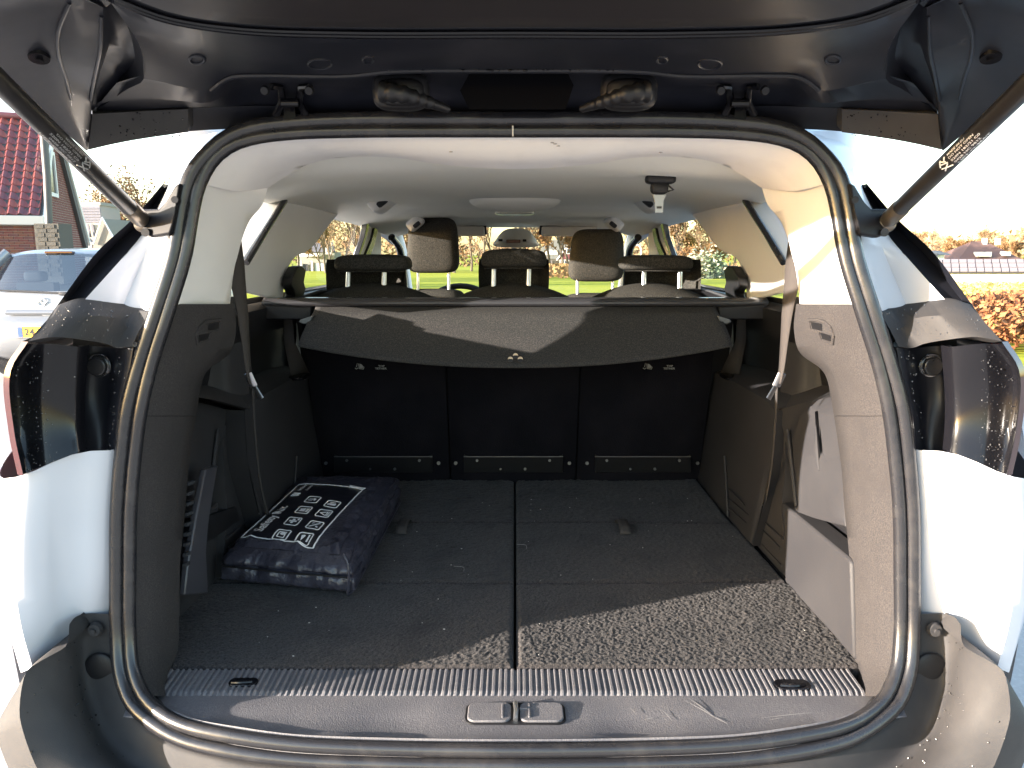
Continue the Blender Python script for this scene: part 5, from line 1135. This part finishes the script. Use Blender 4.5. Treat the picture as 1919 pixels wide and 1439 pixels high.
# single bricks on the eaves wall, as far as they can be told apart
bm_ = MB(); bm_.box((0, 0, 0), (.205, .03, .052)); brick_me = [mesh_of(bm_, m, 'brick') for m in BRICKM]
rotz = math.atan2(he_.y, he_.x)
random.seed(5)
nb = 0
for r_ in range(26):
    z = ze - .30 - r_ * .066
    for c in range(11):
        if nb >= 286: break
        e = .12 + c * .218 + (.109 if r_ % 2 else 0)
        o = bpy.data.objects.new('brick', random.choice(brick_me)); COL.objects.link(o); o.parent = fw_; o.location = hq(e, .112, z) - WORLD[fw_.name] - hg_ * .0; o.rotation_euler = (0, 0, rotz); nb += 1
q = MB()
rs = random.Random(2)
for r_ in range(80):
    z = .05 + r_ * .068; 
    for c in range(24):
        g = .24 + c * .215 + (.107 if r_ % 2 else 0)
        top = ze + (zr - ze) * (g / dr) - .25 if g < dr else zr - (zr - zb) * ((g - dr) / (db - dr)) - .25
        if z > top or g > db - .15: continue
        q.box(hq(-.005, g, z), (.022, .195, .050), Matrix.Rotation(math.atan2(hg_.y, hg_.x) - math.pi / 2, 3, 'Z'))
o = mk('gable_bricks', q, BRICKM[0], gab); o['kind'] = 'stuff'
# roof slope with single pantiles
q = MB(); q.prism([hq(-.06, -.05, ze + .02), hq(7, -.05, ze + .02), hq(7, dr, zr), hq(-.06, dr, zr)], (0, 0, -.10)); roof_ = mk('roof', q, DARKW, house)
q = MB(); q.prism([hq(-.06, db + .1, zb - .05), hq(7, db + .1, zb - .05), hq(7, dr, zr), hq(-.06, dr, zr)], (0, 0, -.10)); mk('rear_slope', q, TILEM[1], house)
sl_ = (hq(0, dr, zr) - hq(0, -.05, ze + .02)); sll = sl_.length; sd = sl_.normalized(); nn = he_.cross(sd); nn = nn if nn.z > 0 else -nn
tw, tl_ = .235, sll / 14
def tile_mesh(m):
    mb = MB(); rows = []
    for (l, up_) in ((-.02, .030), (0, .034), (tl_ * 1.0, .012)):
        rows.append([Vector((x, l, up_ + .032 * math.sin(x / tw * 2 * math.pi + .6) + .012 * math.sin(x / tw * 4 * math.pi))) for x in np.linspace(0, tw, 9)])
    mb.grid(rows); mb.grid([[p for p in rows[0]], [p + Vector((0, .004, -.03)) for p in rows[0]]])
    me = mesh_of(mb, m, 'roof_tile'); me.polygons.foreach_set('use_smooth', [True] * len(me.polygons)); return me
tms = [tile_mesh(m) for m in TILEM]
Mt = Matrix((he_, sd, nn)).transposed()
if Mt.determinant() < 0: Mt = Matrix((he_, sd, -nn)).transposed()
Mq = Matrix((he_, sd, nn)).transposed(); flipx = Mq.determinant() < 0
if flipx: Mq = Matrix((-he_, sd, nn)).transposed()
nt_ = 0
for r_ in range(14):
    for c in range(17):
        e = .0 + c * tw; base = hq(e + (tw if flipx else 0), -.05, ze + .02) + sd * (r_ * tl_)
        o = bpy.data.objects.new('roof_tile', random.choices(tms, (4, 3, 3))[0]); COL.objects.link(o); o.parent = roof_; o.location = base - WORLD[roof_.name]; o.rotation_euler = Mq.to_euler(); nt_ += 1
q = MB(); q.tube([hq(-.08, dr, zr + .05), hq(7, dr, zr + .05)], .10, 10); mk('ridge', q, TILEM[1], house)
# bargeboards, gutter board, window
q = MB(); q.prism([hq(-.10, -.12, ze - .08), hq(-.10, dr, zr + .06), hq(-.10, dr, zr - .16), hq(-.10, .0, ze - .30)], he_ * .06); q.prism([hq(-.16, db + .16, zb - .06), hq(-.16, dr, zr + .08), hq(-.16, dr, zr - .06), hq(-.16, db + .1, zb - .22)], he_ * .06); mk('bargeboard', q, WHITEW, house)
q = MB(); q.prism([hq(-.12, db - .05, zb - .18), hq(-.12, dr, zr - .02), hq(-.12, dr, zr - .34), hq(-.12, db - .2, zb - .5)], he_ * .10); mk('soffit', q, DARKW, house)
q = MB(); q.prism([hq(-.1, -.2, ze - .02), hq(-.1, .1, ze - .02), hq(-.1, .1, ze - .24), hq(-.1, -.14, ze - .24)], he_ * 7.1); mk('gutter_board', q, WHITEW, house, bevel=.01)
wg, wz = .0, 0
p_w = PP(94, 325, hq(0, 0, 0), he_); gw = (p_w - hq(0, 0, 0)).dot(hg_); zw = p_w.z
q = MB()
for (g0, g1, z0, z1) in ((gw - .55, gw + .45, zw - .62, zw - .52), (gw - .55, gw + .45, zw + .50, zw + .60), (gw - .55, gw - .45, zw - .52, zw + .5), (gw + .35, gw + .45, zw - .52, zw + .5)): q.prism([hq(-.07, g0, z0), hq(-.07, g1, z0), hq(-.07, g1, z1), hq(-.07, g0, z1)], he_ * .08)
wn = mk('window', q, WHITEW, house); q = MB(); q.prism([hq(-.03, gw - .45, zw - .52), hq(-.03, gw + .35, zw - .52), hq(-.03, gw + .35, zw + .5), hq(-.03, gw - .45, zw + .5)], he_ * .02); mk('pane', q, BLACKG, wn)
# flue pipe on a grey brick pier before the house
pier = thing('flue_pier', 'grey weathered brick pier with a tall grey flue pipe before the house', 'chimney', (PY(100, 500, 17).x, 17, 0))
c0 = PY(99, 420, 17); q = MB(); q.box((c0.x, 17, c0.z / 2), (.52, .5, c0.z)); pb = mk('pier', q, mat('pier_mortar', (.07, .067, .06), .95), pier)
pbm = MB(); pbm.box((0, 0, 0), (.20, .03, .075)); pms = [mesh_of(pbm, mat('pier_brick' + str(i), c, .95, bump=(30, .5, .01), var=[(9, (.08, .075, .066), .5, .8)]), 'brick') for i, c in enumerate(((.045, .044, .040), (.058, .054, .048), (.034, .033, .031)))]
for r_ in range(12):
    for c in range(2):
        o = bpy.data.objects.new('brick', random.choice(pms)); COL.objects.link(o); o.parent = pb; o.location = Vector((c0.x - .13 + c * .23 + (.05 if r_ % 2 else 0) - .02, 17 - .255, c0.z - .06 - r_ * .092)) - WORLD[pb.name]
q = MB(); q.tube([PY(92, 424, 17), PY(88, 330, 17), PY(76, 180, 17), PY(66, 60, 17)], .075, 12); mk('flue_pipe', q, mat('zinc', (.075, .077, .08), .5, metal=.4), pier)
# dormered slate house further back
p0 = PY(175, 471, 36)
dh = thing('slate_house', 'house with slate-hung dormer and pale rendered gable behind the brick house', 'house', (p0.x, 36, G(0, 36)))
def dq(u, v, Y=36.): return PY(u, v, Y)
SLATE = mat('slate', (.10, .10, .125), .7, var=[(3, (.13, .13, .155), .4, .7)]); RENDER_ = mat('render', (.20, .19, .165), .9)
q = MB(); q.prism([dq(150, 384), dq(186, 384), dq(190, 417), dq(154, 417)], (-.1, 2, 0)); dm = mk('dormer', q, MORTAR, dh)
q = MB()
for k in range(6):
    v = 387 + k * 5.2; q.prism([dq(150.5 + k * .6, v, 35.97), dq(186.5 + k * .6, v, 35.97), dq(187 + k * .6, v + 4.6, 35.94), dq(151 + k * .6, v + 4.6, 35.94)], (0, .05, 0))
    mk('slate_course', q, SLATE, dm); q = MB()
q = MB(); q.prism([dq(146, 378), dq(188, 379), dq(188, 385), dq(148, 384)], (-.1, 2.2, 0)); mk('dormer_roof', q, mat('zinc_roof', (.22, .23, .235), .5), dh)
q = MB(); q.prism([dq(158, 418), dq(192, 416), dq(175, 458), dq(172, 458)], (0, .2, 0)); mk('roof', q, mat('cream_board', (.40, .38, .31), .8), dh)
for u in (162, 170): q = MB(); q.prism([dq(u, 420, 35.9), dq(u + 4, 420, 35.9), dq(u + 9, 445, 35.9), dq(u + 6, 445, 35.9)], (0, .05, 0)); mk('roof_light', q, SLATE, dh)
q = MB(); q.prism([dq(192, 410, 34.5), dq(216, 452, 34.5), dq(215, 520, 34.5), dq(174, 520, 34.5), dq(175, 458, 34.5)], (0, 3, 0)); mk('gable', q, RENDER_, dh)
q = MB(); q.tube([dq(175, 458, 34.4), dq(192, 408, 34.4), dq(217, 453, 34.4)], .05, 6); mk('bargeboard', q, WHITEW, dh)
q = MB(); q.prism([dq(147, 432, 35.5), dq(172, 455, 35.5), dq(172, 520, 35.5), dq(147, 520, 35.5)], (0, .3, 0)); mk('side_wall', q, mat('grey_render', (.24, .24, .255), .9), dh)

# ---- house with red gable beyond the field, other far houses
def far_house(name, label, u0, u1, v_ridge, v_eave, v_base, Y, roofm, wallm, gable_u=None, gabm=None, cat='house'):
    zb_ = PY(u0, v_base, Y).z; zb_ = min(zb_, G(0, Y) + .3); x0, x1 = PY(u0, v_base, Y).x, PY(u1, v_base, Y).x; ze_, zr_ = PY(u0, v_eave, Y).z, PY(u0, v_ridge, Y).z
    t = thing(name, label, cat, ((x0 + x1) / 2, Y, zb_)); D = (x1 - x0) * .8
    q = MB(); q.box(((x0 + x1) / 2, Y + D / 2, (zb_ + ze_) / 2), (x1 - x0, D, ze_ - zb_)); wl = mk('wall', q, wallm, t)
    return t, wl, x0, x1, zb_, ze_, zr_, D
RG = mat('red_cladding', (.12, .035, .04), .8); RT = mat('grey_tiles', (.13, .13, .13), .7, bump=(4, .4, .05)); DG = mat('dark_glass', (.05, .06, .08), .15, spec=.6)
t, wl, x0, x1, zb_, ze_, zr_, D = far_house('red_gabled_house', 'house with grey tiled roof and dark red gable beyond the field', 1006, 1080, 450, 486, 502, 190, RT, mat('grey_brick', (.17, .145, .135), .9))
xm = x0 + (x1 - x0) * .62
q = MB(); q.prism([Vector((x0 - .3, 189.6, ze_)), Vector((xm, 189.6, ze_)), Vector((x1 - 1.9, 189.6, zr_)), Vector((x0 + 2.2, 189.6, zr_))], (.0, .4, .0)); rf = mk('roof', q, RT, t)
q = MB(); q.prism([Vector((xm - .8, 189.2, ze_)), Vector((x1 + 1.6, 189.2, ze_)), Vector((x1 - 1.0, 189.2, zr_ + .1))], (0, 5, 0)); mk('gable', q, RG, t)
q = MB(); q.tube([Vector((xm - 1.2, 189.0, ze_ - .3)), Vector((x1 - 1.0, 189.0, zr_ + .3)), Vector((x1 + 2.0, 189.0, ze_ - .3))], .16, 6); mk('bargeboard', q, WHITEW, t)
for (fx, fz, w_, h_) in ((.80, .42, .9, 1.1), (.63, -.45, .8, 1.3), (.74, -.45, .8, 1.3), (.86, -.45, .9, 1.3), (.2, -.4, .7, 1.5)):
    cx_ = x0 + (x1 - x0) * fx; cz_ = ze_ + (zr_ - ze_) * fz if fz > 0 else ze_ + fz * (ze_ - zb_)
    q = MB(); q.box((cx_, 189.0, cz_), (w_ + .3, .3, h_ + .3)); wn = mk('window', q, WHITEW, t); q = MB(); q.box((cx_, 188.83, cz_), (w_, .06, h_)); mk('pane', q, DG, wn)
for fx in (.1, .25, .42):
    q = MB(); q.box((x0 + 2.0 + (xm - x0) * fx, 189.5, ze_ + (zr_ - ze_) * .35), (.9, .3, 1.2)); mk('roof_light', q, WHITEW, t)
# blue-grey house and carport at the left of the field
t, wl, x0, x1, zb_, ze_, zr_, D = far_house('blue_grey_house', 'slate-roofed house with white-framed dormer and pale carport left of the field', 558, 628, 455, 473, 512, 118, SLATE, mat('pale_render', (.24, .24, .22), .9))
q = MB(); q.prism([Vector((x0 - .2, 117.7, ze_)), Vector((x1 + .2, 117.7, ze_)), Vector((x1 - .5, 119.5, zr_)), Vector((x0 + 1.0, 119.5, zr_))], (0, .2, .05)); mk('roof', q, SLATE, t)
dw = PY(617, 466, 117.3)
q = MB(); q.box(dw, (.95, .6, 1.5)); wn = mk('dormer', q, WHITEW, t, bevel=.02); q = MB(); q.box(dw + Vector((0, -.31, 0)), (.55, .06, 1.2)); mk('pane', q, DG, wn)
for (u, v, w_, h_, m_) in ((600, 502, 1.5, 1.3, mat('garage_door', (.30, .38, .44), .6)), (622, 503, .9, 1.3, mat('pale_blue_door', (.36, .40, .46), .6)), (572, 502, .7, 1.1, DARKIN)):
    q = MB(); q.box(PY(u, v, 117.6), (w_, .3, h_)); mk('door', q, m_, t)
for u in (565, 585): q = MB(); q.box(PY(u, 500, 117.4), (.28, .28, 1.7)); mk('post', q, WHITEW, t)
q = MB(); q.box(PY(582, 478, 117.0), (3.0, 1.2, .42)); mk('porch_roof', q, WHITEW, t)
# brown hipped roof house, small house, long low shed to the right
t, wl, x0, x1, zb_, ze_, zr_, D = far_house('hip_roofed_house', 'brown hip-roofed house with white dormers behind the long shed', 1796, 1902, 452, 487, 512, 105, RT, mat('brown_brick', (.17, .11, .085), .9))
HR = mat('brown_tiles', (.14, .08, .07), .8, bump=(4, .4, .05)); xa, xb = PY(1846, 452, 105).x, PY(1872, 452, 105).x
q = MB(); q.add([(x0 - .5, 104.4, ze_), (x1 + .5, 104.4, ze_), (x1 + .5, 112, ze_), (x0 - .5, 112, ze_), (xa, 108, zr_), (xb, 108, zr_)], [(0, 1, 5, 4), (1, 2, 5), (2, 3, 4, 5), (3, 0, 4), (3, 2, 1, 0)]); mk('roof', q, HR, t)
for u in (1845, 1870): q = MB(); q.box(PY(u, 453, 107.6), (.5, .5, .9)); mk('chimney', q, WHITEW, t)
q = MB(); q.box(PY(1841, 477, 105.0), (1.8, 1.2, .65)); mk('dormer', q, WHITEW, t, bevel=.03)
q = MB(); q.box(PY(1884, 476, 105.0), (.8, 1.2, .55)); mk('dormer', q, WHITEW, t, bevel=.03)
t, wl, x0, x1, zb_, ze_, zr_, D = far_house('white_cottage', 'small pale cottage with grey roof at the left end of the shed', 1740, 1768, 470, 478, 500, 95, RT, WHITEW)
q = MB(); q.prism([Vector((x0 - .3, 94.8, ze_)), Vector((x1 + .8, 94.8, ze_)), Vector((x1 - .2, 96, zr_)), Vector((x0, 96, zr_))], (0, .3, 0)); mk('roof', q, RT, t)
q = MB(); q.box(PY(1750, 478, 94.6), (.9, .3, .35)); mk('window', q, DG, t)
Ys = 43.; x0, x1 = PY(1735, 535, Ys).x, PY(2150, 535, Ys).x; zb_, zm, zt = G(0, Ys), PY(1850, 511, Ys).z, PY(1850, 487, Ys + 1.0).z
sd_ = thing('long_shed', 'long low white shed with pale pink-grey tiled roof beyond the verge', 'shed', ((x0 + x1) / 2, Ys, zb_))
q = MB(); q.box(((x0 + x1) / 2, Ys + 1.2, (zb_ + zm) / 2), (x1 - x0, 2.2, zm - zb_)); mk('wall', q, mat('white_wall', (.55, .52, .50), .9), sd_)
PINK = mat('pale_tiles', (.24, .21, .22), .7, var=[(1.5, (.25, .22, .235), .4, .7)])
q = MB(); q.prism([Vector((x0 - .1, Ys - .1, zm)), Vector((x1, Ys - .1, zm)), Vector((x1, Ys + 1.2, zt)), Vector((x0 - .1, Ys + 1.2, zt))], (0, .1, -.05)); rf = mk('roof', q, mat('roof_under', (.09, .08, .09), .8), sd_)
tb = MB(); tb.prism([Vector((-.2, 0, 0)), Vector((.2, 0, 0)), Vector((.38, .36, .19)), Vector((-.02, .36, .19))], (0, -.02, .04)); tme = mesh_of(tb, PINK, 'roof_tile')
sv = Vector((0, 1.3, zt - zm)); 
for r_ in range(3):
    for c in range(int(min(9.5, x1 - x0) / .46)):
        o = bpy.data.objects.new('roof_tile', tme); COL.objects.link(o); o.parent = rf; o.location = Vector((x0 + .15 + c * .46 + r_ * .20, Ys - .08, zm + .03)) + sv * (r_ / 3) - WORLD[rf.name]; o.rotation_euler[0] = math.atan2(sv.z, sv.y) - math.atan2(.19, .36)
# street lamp seen through the front right window
p = PY(1201, 480, 70); lp_ = thing('street_lamp', 'white street lamp with short bent arm before the wood', 'street lamp', (p.x, 70, G(p.x, 70)))
q = MB(); q.tube([Vector((p.x, 70, G(p.x, 70))), Vector((p.x, 70, PY(1201, 466, 70).z)), PY(1199, 462, 70), PY(1195, 460, 70)], .07, 8); mk('post', q, WHITEW, lp_)
q = MB(); q.sell(PY(1194, 460, 70), (.5, .25, .14), .6, .6, 12, 8); mk('lamp_head', q, WHITEW, lp_)
